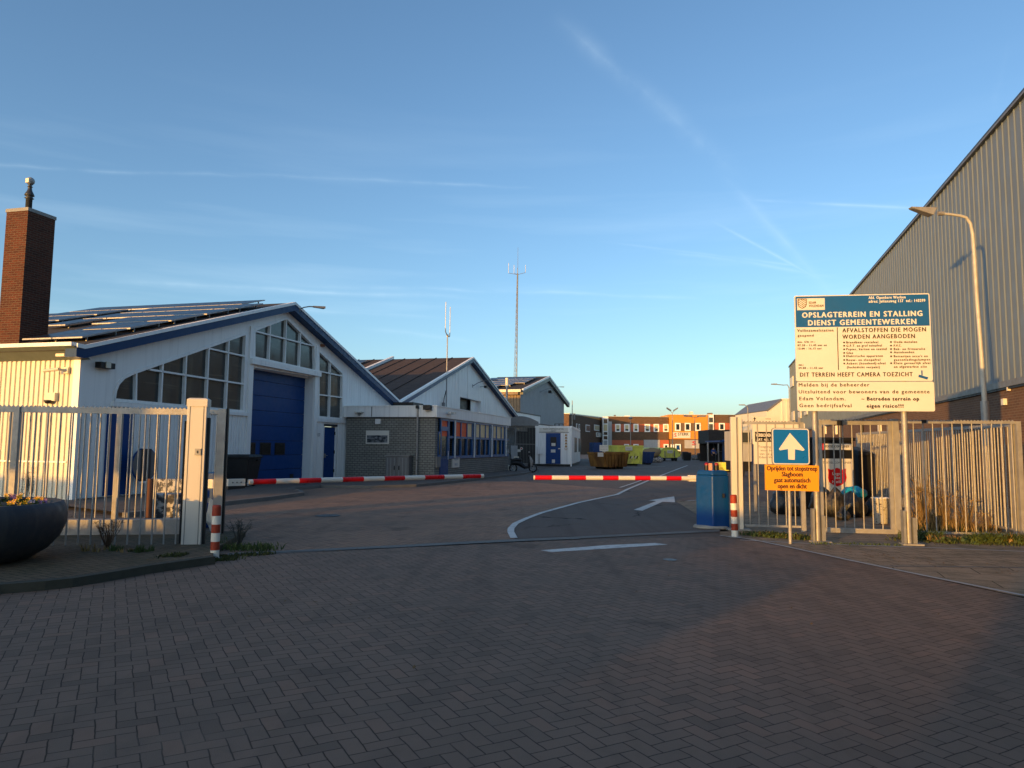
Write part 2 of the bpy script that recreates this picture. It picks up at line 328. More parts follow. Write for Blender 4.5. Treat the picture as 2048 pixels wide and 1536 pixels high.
GLASS = glassy('window_glass', (.055, .062, .060), .10, .5, .6, (.10, .095, .075))
GLASSD = glassy('dark_glass', (.010, .012, .014), .1)
SOLAR = glassy('solar_cells', (.015, .022, .045), .28, .28)
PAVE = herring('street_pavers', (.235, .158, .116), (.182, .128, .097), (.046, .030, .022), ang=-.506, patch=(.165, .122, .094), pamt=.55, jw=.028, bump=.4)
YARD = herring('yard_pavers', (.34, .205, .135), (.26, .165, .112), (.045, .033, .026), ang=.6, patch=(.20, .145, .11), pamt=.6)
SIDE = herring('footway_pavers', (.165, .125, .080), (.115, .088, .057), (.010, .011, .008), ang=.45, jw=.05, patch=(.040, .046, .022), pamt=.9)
TILE = tiles('footway_tiles', (.33, .235, .155), (.26, .19, .125), (.035, .028, .018), .30, -.10)
TILE2 = tiles('large_tiles', (.33, .235, .155), (.26, .19, .125), (.035, .028, .018), .5, .35, 1.0)
ASPH = asphalt('asphalt', (.165, .130, .108), (.20, .158, .130))
ASPHB = asphalt('smooth_asphalt', (.155, .125, .108), (.18, .145, .125))
_k = NB('road_marking'); _q = _k.noise(5, 6, .7); _w = _k.noise(60, 3, .7)
MARK = _k.done(_k.mix(_k.math('MULTIPLY', _k.ramp(_q, .36, .50, .55, 1), _k.ramp(_w, .30, .46, .45, 1)), (.14, .125, .11), (.62, .61, .58)), .85, 0, .3, _k.bump(_w, .6, .006))
SOIL = paint('dirt', (.06, .055, .04), .95, var=.5, sc=4, bump=.6)
# ================================================================ setting: ground
def sheet(name, pts, z, m, kind='structure', label=None, thick=0.0):
    v = [(p[0], p[1], z) for p in pts]; b = MB()
    tri = tessellate_polygon([[Vector((p[0], p[1], 0)) for p in pts]])
    def up(t):
        a, c, d = (pts[i] for i in t); return t if (c[0] - a[0]) * (d[1] - a[1]) - (c[1] - a[1]) * (d[0] - a[0]) > 0 else t[::-1]
    b.add(v, [up(tuple(t)) for t in tri], m)
    if thick:
        n = len(pts); b.add(v + [(p[0], p[1], z - thick) for p in pts], [(i, (i + 1) % n, n + (i + 1) % n, n + i) for i in range(n)], m)
    return b.build(name, kind=kind, label=label)
P2 = lambda px, py, z=0.0: tuple(at(px, py, z))[:2]
def ribbon(mb, pts, w, z, m, h=0.0):
    pts = [Vector(p[:2]) for p in pts]; L, Rr = [], []
    for i, p in enumerate(pts):
        d = (pts[min(i + 1, len(pts) - 1)] - pts[max(i - 1, 0)]).normalized(); n = Vector((-d.y, d.x)) * w / 2
        L.append(p + n); Rr.append(p - n)
    for i in range(len(pts) - 1):
        a, b_, c, d = L[i], Rr[i], Rr[i + 1], L[i + 1]
        mb.add([(a.x, a.y, z), (b_.x, b_.y, z), (c.x, c.y, z), (d.x, d.y, z)], [(0, 1, 2, 3)], m)
        if h:
            for s_, t_ in ((b_, c), (d, a)): mb.add([(s_.x, s_.y, z), (s_.x, s_.y, z - h), (t_.x, t_.y, z - h), (t_.x, t_.y, z)], [(0, 1, 2, 3)], m)
    if h:
        for s_, t_ in ((L[0], Rr[0]), (Rr[-1], L[-1])): mb.add([(s_.x, s_.y, z), (s_.x, s_.y, z - h), (t_.x, t_.y, z - h), (t_.x, t_.y, z)], [(0, 1, 2, 3)], m)
    return mb
sheet('ground', [(-700, -300), (700, -300), (700, 1300), (-700, 1300)], -0.012, SOIL)
sheet('yard', [(-16, 10.2), (60, 10.2), (60, 150), (-16, 150)], -0.008, ASPH)
yp = [P2(440, 1112), P2(1030, 1078), P2(1022, 1057), P2(1031, 1047), P2(1082, 1026), P2(1158, 1005), P2(1234, 989), P2(1254, 979), P2(1030, 962), P2(880, 962), P2(600, 972), P2(440, 985)]
sheet('yard_paving', yp, -0.004, YARD)
sheet('yard_lane', [P2(1030, 1076), P2(1480, 1062), P2(1480, 990), P2(1254, 979), P2(1234, 989), P2(1158, 1005), P2(1082, 1026), P2(1031, 1047), P2(1022, 1057)], -0.004, ASPHB)
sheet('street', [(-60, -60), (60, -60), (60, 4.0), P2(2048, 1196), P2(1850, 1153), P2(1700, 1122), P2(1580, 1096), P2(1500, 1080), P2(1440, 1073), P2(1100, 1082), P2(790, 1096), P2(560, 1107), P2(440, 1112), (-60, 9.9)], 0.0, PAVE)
b = MB(); ribbon(b, [P2(455, 1109), P2(560, 1104.5), P2(790, 1093), P2(1020, 1081), P2(1160, 1075), P2(1300, 1068), P2(1470, 1060)], .26, .004, KERB)
b.build('threshold_strip', kind='structure')
b = MB(); ribbon(b, [P2(520, 1107), P2(790, 1095.5), P2(1020, 1083.5), P2(1160, 1077.6)], .035, .008, CLADD); b.build('gate_rail_groove', kind='structure')
b = MB(); lp = [(1028, 1076), (1021.5, 1064), (1022, 1057), (1031, 1047), (1055, 1036), (1082, 1026), (1158, 1005), (1234, 989), (1254, 979), (1297, 961), (1330, 948), (1361, 936), (1375, 931)]
ribbon(b, [P2(*q) for q in lp], .13, .004, MARK); ribbon(b, [P2(1240, 975), P2(1262, 968), P2(1285, 960)], .10, .004, MARK)
ribbon(b, [P2(1150, 938), P2(1250, 936), P2(1330, 933)], .12, .004, MARK); ribbon(b, [P2(1360, 1003), P2(1400, 1000)], .08, .004, MARK)
ribbon(b, [P2(1290, 981), P2(1400, 986)], .06, .004, KERB)
b.build('lane_marking', kind='structure')
def poly_sheet(name, px, z, m): return sheet(name, [P2(*q) for q in px], z, m)
poly_sheet('arrow_marking', [(1267, 1020), (1285, 1021.5), (1325, 1003.8), (1350, 1004.8), (1348.4, 993), (1297.5, 1001), (1313, 1002.3)], .004, MARK)
poly_sheet('stop_line', [(1081, 1101), (1104, 1104.5), (1200, 1098.5), (1336, 1089.5), (1310, 1086.3), (1215, 1090.5)], .004, MARK)
# left footway by the fence
kl = [(-300, 1200), (-120, 1182), (0, 1167), (90, 1160), (140, 1155), (211, 1144), (293, 1130), (365, 1120), (420, 1112), (470, 1105), (500, 1100)]
sw = [P2(x, y, .10) for x, y in kl]
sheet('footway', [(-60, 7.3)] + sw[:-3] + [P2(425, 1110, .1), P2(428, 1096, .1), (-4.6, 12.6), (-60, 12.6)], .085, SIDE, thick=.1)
b = MB(); ribbon(b, sw[:-3] + [P2(425, 1112, .1)], .13, .10, KERBD, h=.11); b.build('kerb', kind='structure')
# apron along the workshops
ap = [P2(250, 1025, .1), P2(445, 1003, .1), P2(540, 993, .1), P2(604, 984.5, .1), P2(600, 980, .1), P2(575, 976, .1), P2(640, 970, .1), P2(740, 971, .1), P2(830, 968.5, .1), P2(900, 962, .1), P2(980, 953, .1), P2(1050, 945, .1), P2(1075, 938, .1)]
sheet('apron', ap + [(2.0, 62), (-20, 62), (-20, 24)], .085, ASPH)
b = MB(); ribbon(b, ap, .14, .10, KERB, h=.11); b.build('apron_kerb', kind='structure')
# right footway
poly_sheet('right_footway', [(1500, 1079), (1580, 1094.5), (1700, 1120.5), (1850, 1151.5), (2048, 1193), (2300, 1245), (2300, 1148), (2048, 1137), (1765, 1134.8), (1742, 1130.4), (1640, 1107.6), (1560, 1090.6)], .006, TILE2)
sheet('gate_footway', [P2(1440, 1072), P2(1500, 1079.5), P2(1580, 1095.5), P2(1700, 1122), P2(1850, 1153), P2(2048, 1195), P2(2300, 1248), (22, 13), (22, 22), (5, 22), P2(1440, 1058)], .004, TILE)
b = MB(); ribbon(b, [P2(1440, 1072), P2(1500, 1079), P2(1580, 1095.5), P2(1700, 1121.5), P2(1850, 1152.5), P2(2048, 1192), P2(2350, 1255)], .07, .009, PALEK)
ribbon(b, [P2(1480, 1081), P2(1620, 1088), P2(1850, 1096), P2(2048, 1104), P2(2300, 1114)], .07, .010, PALEK)
ribbon(b, [P2(1752, 1133), P2(1850, 1133.6), P2(2048, 1136), P2(2300, 1142)], .05, .008, KERB); b.build('pale_kerb', kind='structure')
# manholes, leaves
for i, (x, y, r) in enumerate([(655, 1031.5, .28), (1340, 1120, .10)]):
    p = at(x, y); b = MB(); b.cyl((p.x, p.y, 0), (p.x, p.y, .006), r, CLADD, n=24); b.build('manhole_cover', label=['round iron manhole cover in the yard paving', 'small iron cover in the street paving'][i], cat='manhole cover')
# ================================================================ corrugated sheet helper
def corr(mb, x0, x1, zlo, ztop, pitch, dep, m, y=0.0, duty=.6, side=False):
    """ribbed sheet in the (x, z) plane (ribs stand out to -y); zlo and ztop may be functions of x"""
    zl = zlo if callable(zlo) else (lambda q: zlo); zt = ztop if callable(ztop) else (lambda q: ztop)
    xs = []; x = x0; s = pitch * .08
    while x < x1 - 1e-4:
        for dx, yy in ((0, 0), (pitch * (1 - duty), 0), (pitch * (1 - duty) + s, -dep), (pitch - s, -dep)):
            if x + dx < x1: xs.append((x + dx, yy))
        x += pitch
    xs.append((x1, 0)); vs = []
    for q, yy in xs: vs += [(q, y + yy, zl(q)), (q, y + yy, zt(q))]
    mb.add(vs, [(2 * i, 2 * i + 2, 2 * i + 3, 2 * i + 1) for i in range(len(xs) - 1)], m); return mb
def lerp(a, b_, t): return a + (b_ - a) * t
def roofz(pts):                                   # height along a broken line
    def f(x):
        for (xa, za), (xb, zb) in zip(pts, pts[1:]):
            if x <= xb: return lerp(za, zb, (x - xa) / (xb - xa))
        return pts[-1][1]
    return f
# ================================================================ gable workshop (near, white and blue)
A = fdir((-11.6, 19.1), .256); A2 = Frame(A.p, A.p + A.d, -.35)
w1 = froot('gable_workshop', A, 'nearest white gabled workshop with blue roller door, blue fascia and brick chimney', 'workshop')
E0, PK, VL, PK2, E2 = (-.45, 4.12), A2(590, 604), A2(800, 802), A2(947, 714), A2(1038, 833)
print('gable pts', PK, VL, PK2, E2)
wall_top = [(0, 3.95), (PK[0], PK[1] - .30), (VL[0], VL[1] - .30)]
rz = roofz(wall_top)
win1 = [A(227.4, 799.7), A(230, 782), A(236, 767), A(247, 755), A(268, 745), A(492, 667), A(486, 823)]
win2 = [A(508.5, 660), A(573, 636), A(629, 692), A(630, 742), A(508, 715)]
win3 = [A(637, 701), A(685, 746), A(684, 838), A(637, 834)]
door = [(7.72, 0), (12.14, 0), (12.14, 4.52), (7.72, 4.45)]
pd = [(13.2, 0.0), (14.28, 0.0), (14.28, 2.43), (13.2, 2.43)]
sd_ = [(A(214, 815)[0], 0), (A(263, 818)[0], 0), (A(263, 818)[0], A(240, 818)[1]), (A(214, 815)[0], A(240, 818)[1])]
b = MB(); b.prism([(0, 0), door[0], door[3], door[2], door[1], pd[0], pd[3], pd[2], pd[1], (VL[0], 0), (VL[0], VL[1] - .3), (PK[0], PK[1] - .3), (0, 3.95)], 0, .25, WHITE, holes=[win1, win2, win3])
for q in (16.85, 18.9, 20.6):                                      # board joints on the right part of the gable
    b.box(q, q + .03, -.008, 0, 3.35, rz(q) - .02, WHITE2)
for q in range(26): x = 15.2 + q * .24; b.box(x, x + .02, -.012, 0, 2.9, min(rz(x), 99) - .05, WHITE2) if x < VL[0] - .1 else None
b.box(15.1, VL[0], -.03, 0, 2.82, 2.90, WHITE2)
b.build('front_wall', w1)
for q in ((.12, 7.45, .16, .03), (12.45, 13.1, .12, .025), (14.4, 15.25, .12, .025)): b = MB(); corr(b, q[0], q[1], .1, 2.62, q[2], q[3], WHITE2, y=-.012); b.build('ribbed_cladding', w1)
b = MB()                                                            # sunlit side wall, ribs facing the street
b.T = Matrix.Rotation(math.radians(-90), 4, 'Z')                    # local x of the sheet -> -y ... place along +y of the building
b.T = Matrix(((0, 1, 0, 0), (-1, 0, 0, 0), (0, 0, 1, 0), (0, 0, 0, 1)))
corr(b, -13.0, -.12, .05, 3.86, .165, .035, CREAM, y=-.02, duty=.68); b.T = None
b.box(0, .2, 0.26, 13, 0, 3.88, CREAM); b.box(-.06, .10, -.06, .16, 0, 3.85, WHITE); b.box(-.075, -.055, .2, 13, 1.05, 1.09, WHITE2)
b.build('side_wall', w1)
def verge(root, pts, name='verge', blue=BLUE, y0=-.36, w_=.11, d_=.25):
    b = MB()
    for (xa, za), (xb, zb) in zip(pts, pts[1:]): b.prism([(xa, za), (xb, zb), (xb, zb - w_), (xa, za - w_)], y0 - .03, y0 + .14, WHITE)
    b.build(name + '_trim', root)
    b = MB()
    for (xa, za), (xb, zb) in zip(pts, pts[1:]): b.prism([(xa, za - w_), (xb, zb - w_), (xb, zb - w_ - d_), (xa, za - w_ - d_)], y0, y0 + .36, blue)
    b.build('fascia', root)
verge(w1, [(-.50, 4.18), (-.25, 4.17), PK, VL])
def roof(root, pts, y0, y1, m, th=.12, name='roof'):
    b = MB()
    for (xa, za), (xb, zb) in zip(pts, pts[1:]): b.prism([(xa, za - .03), (xb, zb - .03), (xb, zb - .03 - th), (xa, za - .03 - th)], y0, y1, m)
    return b.build(name, root)
r1 = roof(w1, [(-.45, 4.15), PK, VL], -.33, 26, ROOFD)
b = MB(); b.box(-.62, -.42, -.30, 14, 4.10, 4.20, WHITE2); b.hull8([(-.06, -.34, 3.80), (-.02, -.34, 3.80), (-.02, 14, 3.80), (-.06, 14, 3.80)], [(-.60, -.34, 4.10), (-.40, -.34, 4.12), (-.40, 14, 4.12), (-.60, 14, 4.10)], SOFFIT)
b.build('gutter', w1)
# solar panels lying on the street-side slope
sl = (PK[1] - 4.15) / (PK[0] + .45)
def solar(root, x, y, z0, slope, lx=1.62, ly=1.0, lift=.13):
    b = MB(); x1 = x + lx * math.cos(math.atan(slope)); z = z0 + lift; z1 = z + (x1 - x) * slope
    b.hull8([(x, y, z - .04), (x1, y, z1 - .04), (x1, y + ly, z1 - .04), (x, y + ly, z - .04)], [(x, y, z), (x1, y, z1), (x1, y + ly, z1), (x, y + ly, z)], GALV)
    e = .025; b.add([(x + e, y + e, z + .003 + e * slope), (x1 - e, y + e, z1 + .003 - e * slope), (x1 - e, y + ly - e, z1 + .003 - e * slope), (x + e, y + ly - e, z + .003 + e * slope)], [(0, 1, 2, 3)], SOLAR)
    for q in (x + .25, x1 - .3): b.box(q, q + .04, y + .1, y + .14, z0 - .05 + (q - x) * slope, z + (q - x) * slope - .03, GALV)
    b.build('solar_panel', root)
for i in range(6):
    for j in range(9):
        if (i in (0, 1) and 2 <= j <= 4) or (i == 2 and j == 3) or (j == 5 and i < 5) or (i == 5 and j in (0,)): continue
        x = .15 + i * 1.68; solar(r1, x, .15 + j * 1.04, 4.15 + (x + .45) * sl, sl)
# chimney on the eaves
chx, chy = A.loc(at(0, 0, 9) * 0 + A.w(0, 0))[:2]
CB = Frame(A.w(.35, 0), A.w(.35, 1)); 
cy, cz = CB(38, 680)
CH = Frame(A.w(.35, cy), A.w(1.35, cy)); cw = CH(96, 660)[0]; ctop = CB(50, 415)[1]; cl = CB(4, 420)[0]
print('chimney', cy, cz, cw, ctop, cl)
ck = MB(); D = .78; ck.box(.35, .35 + cw, cy, cy + D, 3.9, ctop - .10, BRK_CH); chim = ck.build('chimney', w1)
b = MB(); b.box(.33, .37 + cw, cy - .02, cy + D + .02, ctop - .10, ctop, CONC); b.hull8([(.40, cy + .05, ctop), (.30 + cw, cy + .05, ctop), (.30 + cw, cy + D - .05, ctop), (.40, cy + D - .05, ctop)], [(.35 + cw * .3, cy + D * .35, ctop + .10), (.35 + cw * .5, cy + D * .35, ctop + .1), (.35 + cw * .5, cy + D * .6, ctop + .1), (.35 + cw * .3, cy + D * .6, ctop + .1)], CONC); b.build('cap', chim)
b = MB(); c0 = (.35 + cw * .38, cy + D * .5, ctop + .03)
b.lathe([(.0, .05), (.085, .05), (.085, .36), (.125, .38), (.085, .41), (.09, .44), (.13, .46), (.12, .50), (.07, .60), (.055, .66), (.05, .72), (.075, .73), (.045, .75), (.045, .78), (.07, .80), (0, .80)], c0, CLADD, n=20); b.build('flue', chim)
b = MB(); b.lathe([(0, .78)] + [(.115 * math.sin(math.pi * k / 10), .90 - .115 * math.cos(math.pi * k / 10)) for k in range(1, 10)] + [(0, 1.015)], c0, GALV, n=20); b.box(c0[0] - .12, c0[0] - .04, c0[1] - .07, c0[1] + .05, c0[2] + .82, c0[2] + .95, CREAM); b.build('cowl', chim)
b = MB(); b.box(.27, .45 + cw, cy - .08, cy + D + .08, 4.1, 4.36, CONC); b.build('flashing', chim)
# windows
def glazed(root, name, poly, bars, glass=GLASS, y=.10, fw=.09, m=WHITE):
    b = MB(); b.outline(poly, fw, -.03, y, m)
    for p, q in bars: b.bar(p, q, .055, -.012, y, m)
    fr = b.build(name, root); g = MB(); g.prism(poly, y, y + .02, glass, back=False); g.build('pane', fr); return fr
T = lambda p, q: (A(*p), A(*q))
glazed(w1, 'window', win1, [T((273, 745), (272, 802)), T((326, 727), (322, 806)), T((373, 710), (369, 812)), T((418, 695), (413, 815)), T((458, 681), (452, 820)),
       T((300, 739), (493, 769)), T((419, 697), (492, 713))])
glazed(w1, 'window', win2, [T((541, 649), (538, 721)), T((573, 638), (570, 729)), T((601, 666), (599, 735)), T((509, 662), (628, 692))])
glazed(w1, 'window', win3, [T((661, 722), (659, 836)), T((637, 742), (684, 752)), T((637, 789), (684, 795))])
b = MB(); b.box(win1[-1][0] * 0 + 1.1, 7.45, -.10, 0, 2.62, 2.74, WHITE); b.box(7.45, 12.5, -.16, 0, 4.56, 4.76, WHITE); b.box(12.4, 15.1, -.08, 0, 2.60, 2.76, WHITE)
for x in (7.42, 12.16): b.box(x, x + .26, -.06, 0, 0, 4.56 if x > 0 else 0, WHITE)
b.box(7.42, 7.66, -.055, 0, 4.56, rz(7.5) - .35, WHITE); b.box(12.2, 12.42, -.055, 0, 4.56, rz(12.3) - .35, WHITE); b.build('door_surround', w1)
# roller door
b = MB(); h = 4.6
for k in range(8): b.box(7.72, 12.14, .42, .47, k * .58 + .01, (k + 1) * .58 - .005, DOORBLUE)
b.box(7.6, 12.3, .475, .50, 0, 4.6, BLACK)
rd = b.build('roller_door', w1)
for x in (7.95, 8.98, 10.0):
    b = MB(); b.box(x, x + .74, .405, .42, 1.18, 1.66, BLACK); b.box(x + .05, x + .69, .395, .407, 1.23, 1.61, GLASSD); b.build('window', rd)
b = MB(); b.box(11.2, 11.45, .40, .42, .12, .36, BLACK); b.build('pedestrian_hatch', rd)
b = MB(); b.box(7.72, 12.14, .25, .55, 4.45, 4.7, WHITE); b.box(12.14, 12.4, .25, .55, 0, 4.6, WHITE); b.box(7.5, 7.72, .25, .55, 0, 4.6, WHITE); b.build('door_reveal', w1)
b = MB(); b.box(13.22, 14.26, .06, .11, .04, 2.39, DOORBLUE); pdo = b.build('door', w1)
b = MB(); b.box(13.30, 13.38, .0, .06, 1.02, 1.20, GALV); b.cyl((13.34, -.04, 1.12), (13.46, -.04, 1.12), .014, GALV); b.build('handle', pdo)
for z in (.35, 1.2, 2.05):
    b = MB(); b.box(14.20, 14.27, .03, .06, z, z + .14, BLACK); b.build('hinge', pdo)
b = MB(); b.box(13.15, 14.33, -.03, .0, 2.43, 2.52, CLADD); b.build('drip_strip', w1)
b = MB(); b.box(sd_[0][0], sd_[1][0], -.05, .02, .12, sd_[2][1], DOORBLUE)
for k in range(9): b.box(sd_[0][0] + .5, sd_[1][0] - .3, -.058, -.05, .5 + k * .09, .53 + k * .09, BLACK)
b.build('door', w1)
# small fittings
b = MB(); p = A(203, 731); b.box(p[0] - .22, p[0] + .28, -.20, 0, p[1] - .08, p[1] + .08, BLACK); b.box(p[0] - .06, p[0] + .10, -.23, -.19, p[1] - .07, p[1] + .10, CREAM); b.build('wall_lamp', w1)
SW = Frame(A.w(0, 0), A.w(0, 1))
def side_cam():
    y, z = SW(140, 742); b = MB(); b.box(-.14, -.04, y - .07, y + .07, z - .08, z + .09, CREAM); b.cyl((-.12, y, z), (-.30, y + .1, z + .02), .03, CREAM); b.cyl((-.30, y + .06, z + .02), (-.42, y + .42, z - .03), .045, CREAM); b.cyl((-.42, y + .42, z - .03), (-.422, y + .424, z - .03), .04, BLACK); b.build('security_camera', w1)
    y, z = SW(140, 711); b = MB(); b.box(-.32, -.02, y - .14, y + .14, z - .06, z + .06, CREAM); b.build('flood_lamp', w1)
    y, z = SW(107, 801); b = MB(); b.box(-.16, -.03, y - .20, y + .14, z - .02, z + .20, CREAM); b.lathe([(0, -.10), (.07, -.09), (.10, -.03), (.10, .0), (0, .0)], (-.16, y, z - .0), BLACK, n=16); b.build('dome_camera', w1)
side_cam()
b = MB(); p = A(783, 815); b.cyl((p[0], -.05, VL[1] - .5), (p[0], -.05, 3.35), .05, CLADD); b.box(p[0] - .12, p[0] + .12, -.16, 0, 3.4, 3.75, BLACK); b.build('rainwater_head', w1)
def arm_lamp(root, x, z, y=0.0, ln=.9, drop=.0, name='wall_lamp', dx=.55, rise=.25):
    b = MB(); b.cyl((x, y, z - .12), (x, y, z + .12), .03, GREYMET); b.tube([(x, y - .02, z), (x + dx * .3, y - ln * .3, z + rise * .5), (x + dx * .7, y - ln * .7, z + rise * .9), (x + dx, y - ln, z + rise)], .025, GREYMET)
    d = Vector((dx, -ln, 0)).normalized(); c = Vector((x + dx, y - ln, z + rise)); b.hull8([tuple(c + Vector((-d.y * .04, d.x * .04, -.03))), tuple(c + d * .5 + Vector((-d.y * .12, d.x * .12, -.03))), tuple(c + d * .5 - Vector((-d.y * .12, d.x * .12, .03))), tuple(c - Vector((-d.y * .04, d.x * .04, .03)))][::-1],
      [tuple(c + Vector((-d.y * .04, d.x * .04, .03))), tuple(c + d * .5 + Vector((-d.y * .10, d.x * .10, .06))), tuple(c + d * .5 + Vector((d.y * .10, -d.x * .10, .06))), tuple(c + Vector((d.y * .04, -d.x * .04, .03)))][::-1], GREYMET)
    b.build(name, root)
p = A(584, 616); arm_lamp(w1, p[0], p[1] - .05, y=-.36, ln=.35, dx=.42, rise=.16)
b = MB(); p = A(643, 691); b.box(p[0] - .1, p[0] + .12, -.1, 0, p[1] - .05, p[1] + .05, paint('rusty_lamp', (.25, .09, .04), .7)); b.build('beacon', w1)
b = MB(); p = A(635, 870); b.text('137', p[0] - .1, p[1] - .06, .14, -.045, GREYMET); b.build('house_number', w1)
# ================================================================ middle gable workshop
w2 = empty('gable_workshop', A.w(VL[0], 0), A.ang, 'grey-white gabled workshop with brown roof and antenna, between the near workshop and the dark shed', 'workshop')
o = VL[0]; pk = (PK2[0] - o, PK2[1]); e2 = (E2[0] - o, E2[1]); vl = (0, VL[1]); L2 = e2[0]
hx0, hx1 = A(920, 800)[0] - o, A(962, 800)[0] - o; hz1, hz0 = A(921, 794)[1], A(921, 823)[1]
b = MB(); b.prism([(0, 0), (L2 - .2, 0), (L2 - .2, e2[1] - .3), (pk[0], pk[1] - .3), (0, VL[1] - .3)], 0, .25, WHITE2, holes=[[(hx0, hz0), (hx1, hz0), (hx1, hz1), (hx0, hz1)]])
rz2 = roofz([(0, VL[1] - .3), (pk[0], pk[1] - .3), (L2, e2[1] - .3)])
k = .35
while k < L2 - .4:
    if not hx0 - .1 < k < hx1 + .05: b.box(k, k + .03, -.012, 0, 3.2, rz2(k) - .05, WHITE)
    k += .62
b.box(pk[0] - .25, pk[0] + .45, -.03, 0, hz1, rz2(pk[0]) - .1, WHITE)
b.build('front_wall', w2)
b = MB(); b.box(hx0, hx1, .45, .5, hz0 - .3, hz1, BLACK); b.box(hx0 + .65 * (hx1 - hx0), hx1, .25, .3, hz0, hz1, WHITE2); b.box(hx0, hx1, .25, 1.8, hz1, hz1 + .05, BLACK); b.box(hx0 - .05, hx0, .25, 1.8, hz0, hz1, BLACK); b.box(hx0, hx1, .25, 1.8, hz0 - .1, hz0, BLACK); b.build('hatch', w2)
verge(w2, [vl, pk, e2]); r2 = roof(w2, [vl, pk, e2], -.33, 15, ROOFB)
b = MB()
for j in range(1, 10):
    if j == 5: continue
    y = j * 1.25; b.hull8([(0, y, VL[1] - .03), (pk[0], y, pk[1] - .03), (pk[0], y + .06, pk[1] - .03), (0, y + .06, VL[1] - .03)], [(0, y, VL[1] + .02), (pk[0], y, pk[1] + .02), (pk[0], y + .06, pk[1] + .02), (0, y + .06, VL[1] + .02)], ROOFB)
b.build('standing_seams', r2)
b = MB(); b.hull8([(0, 6.0, VL[1]), (pk[0] + .2, 6.0, pk[1]), (pk[0] + .2, 6.2, pk[1]), (0, 6.2, VL[1])], [(0, 6.0, VL[1] + .22), (pk[0] + .2, 6.0, pk[1] + .22), (pk[0] + .2, 6.2, pk[1] + .22), (0, 6.2, VL[1] + .22)], WHITE); b.build('fire_wall', r2)
s2 = (pk[1] - VL[1]) / pk[0]
for i in range(4):
    for j in range(5): x = 5.6 + i * 1.68; solar(r2, x, 7.6 + j * 1.04, VL[1] + x * s2, s2)
p = A(945, 772); arm_lamp(w2, p[0] - o, p[1], ln=1.1, dx=1.2, rise=.55)
b = MB(); p = A(962, 773); b.box(p[0] - o - .2, p[0] - o + .2, -.5, -.3, p[1] - .12, p[1] + .05, BLACK); b.tube([(p[0] - o - .3, 0, p[1] - .05), (p[0] - o, -.3, p[1])], .02, GREYMET); b.build('flood_lamp', w2)
# antenna pole
an = A(884, 800); AN = empty('antenna', A.w(an[0], -.30, 3.4), A.ang, 'thin forked radio antenna on a pole fixed to the middle workshop gable', 'antenna')
zt = A(890, 672)[1] - 3.4; z1, z2 = A(887, 640)[1] - 3.4, A(884, 668)[1] - 3.4
b = MB(); b.cyl((0, 0, .0), (0, 0, zt), .045, GALV, r1=.035); b.build('pole', AN)
b = MB(); b.tube([(-.42, 0, zt + .38), (-.38, 0, zt + .15), (-.1, 0, zt - .02), (.3, 0, zt - .06), (.42, 0, zt - .02), (.45, 0, zt + .22)], .03, GREYMET)
b.box(-.06, .06, -.05, .05, zt - .12, zt + .04, GREYMET); b.build('fork', AN)
for sx, q in ((-.42, .38), (.45, .22)): b = MB(); b.cyl((sx, 0, zt + q), (sx, 0, zt + q + 1.75), .022, SIGNWHITE); b.build('whip', AN)
b = MB(); b.box(-.32, -.10, .05, .2, .3, 1.0, GREYMET); b.tube([(-.25, .1, 0), (-.28, .12, .6), (-.15, .1, 1.3), (-.02, .02, 1.8)], .03, BLACK); b.build('junction_box', AN)
# ================================================================ brick office with window band
O = fdir((-3.46, 32.57), .256)
of = froot('brick_office', O, 'low grey brick office with white roof edge and blue window band', 'office')
OL = Frame(O.w(0, 0), O.w(0, 1)); LX, DY = 13.25, 4.43
b = MB(); b.box(0, LX, .02, DY, 0, 1.02, BRK_OF); b.box(.0, .38, .02, DY, 1.02, 2.90, BRK_OF); b.box(.38, LX, 1.4, DY, 1.02, 2.90, BRK_OF); b.box(.38, LX, .3, 1.4, .9, .96, BLACK); b.build('brick_wall', of)
b = MB(); b.box(-.12, LX + .12, -.10, DY + .2, 2.90, 3.40, WHITE2); b.box(-.15, LX + .15, -.13, DY + .2, 3.385, 3.43, WHITE); b.box(-.04, LX, .0, DY, 2.86, 2.90, BLACK)
for k in (3.1,): b.box(-.128, -.12, k, k + .03, 2.92, 3.38, BLACK)
b.build('roof_edge', of)
def ov(px, py=850): return O(px, py)[0]
zt_, zb_, zm_ = 2.84, 1.02, 2.02
xs = [(898, 'o'), (910.5, None), (922, 'o'), (934, 'o'), (944.5, 'y'), (951, None), (960, 'y'), (971, 'y'), (979, 'y'), (985.5, None), (993, 'y'), (1002.5, 'y'), (1009, 'y')]
ORB = paint('orange_blind_glow', (.95, .13, .025), .6, var=.1); HALLREF = paint('cream_hall_reflection', (.92, .68, .36), .6, var=.3, sc=2)  # orange blinds brightened for reflected sun; cream paints the sunlit hall's reflection
wb = MB(); x0w = ov(880); wb.box(x0w, LX - .05, -.03, .12, zb_ - .04, zb_ + .10, HDRBLUE); wb.box(x0w, LX - .05, -.03, .12, zt_ - .06, zt_ + .05, HDRBLUE); wb.box(ov(897), LX - .05, -.02, .10, zm_ - .05, zm_ + .05, HDRBLUE)
px0 = ov(897); panes = []
for pxx, kd in xs:
    x1 = ov(pxx)
    wb.box(x1 - .05, x1 + .05 if kd else x1 + .06, -.03, .12, zb_, zt_, HDRBLUE)
    if kd: panes.append((px0 + .05, x1 - .05, kd))
    px0 = x1
wb.build('window_frame', of)
for i, (xa, xb, kd) in enumerate(panes):
    b = MB(); b.box(xa - .03, xb + .03, .05, .07, zb_, zt_, GLASSD); p_ = b.build('pane', of)
    b = MB(); b.box(xa, xb, .02, .045, zm_ + .06, zt_ - .07, ORB if kd == 'o' else HALLREF); b.build('blind_reflection', p_)
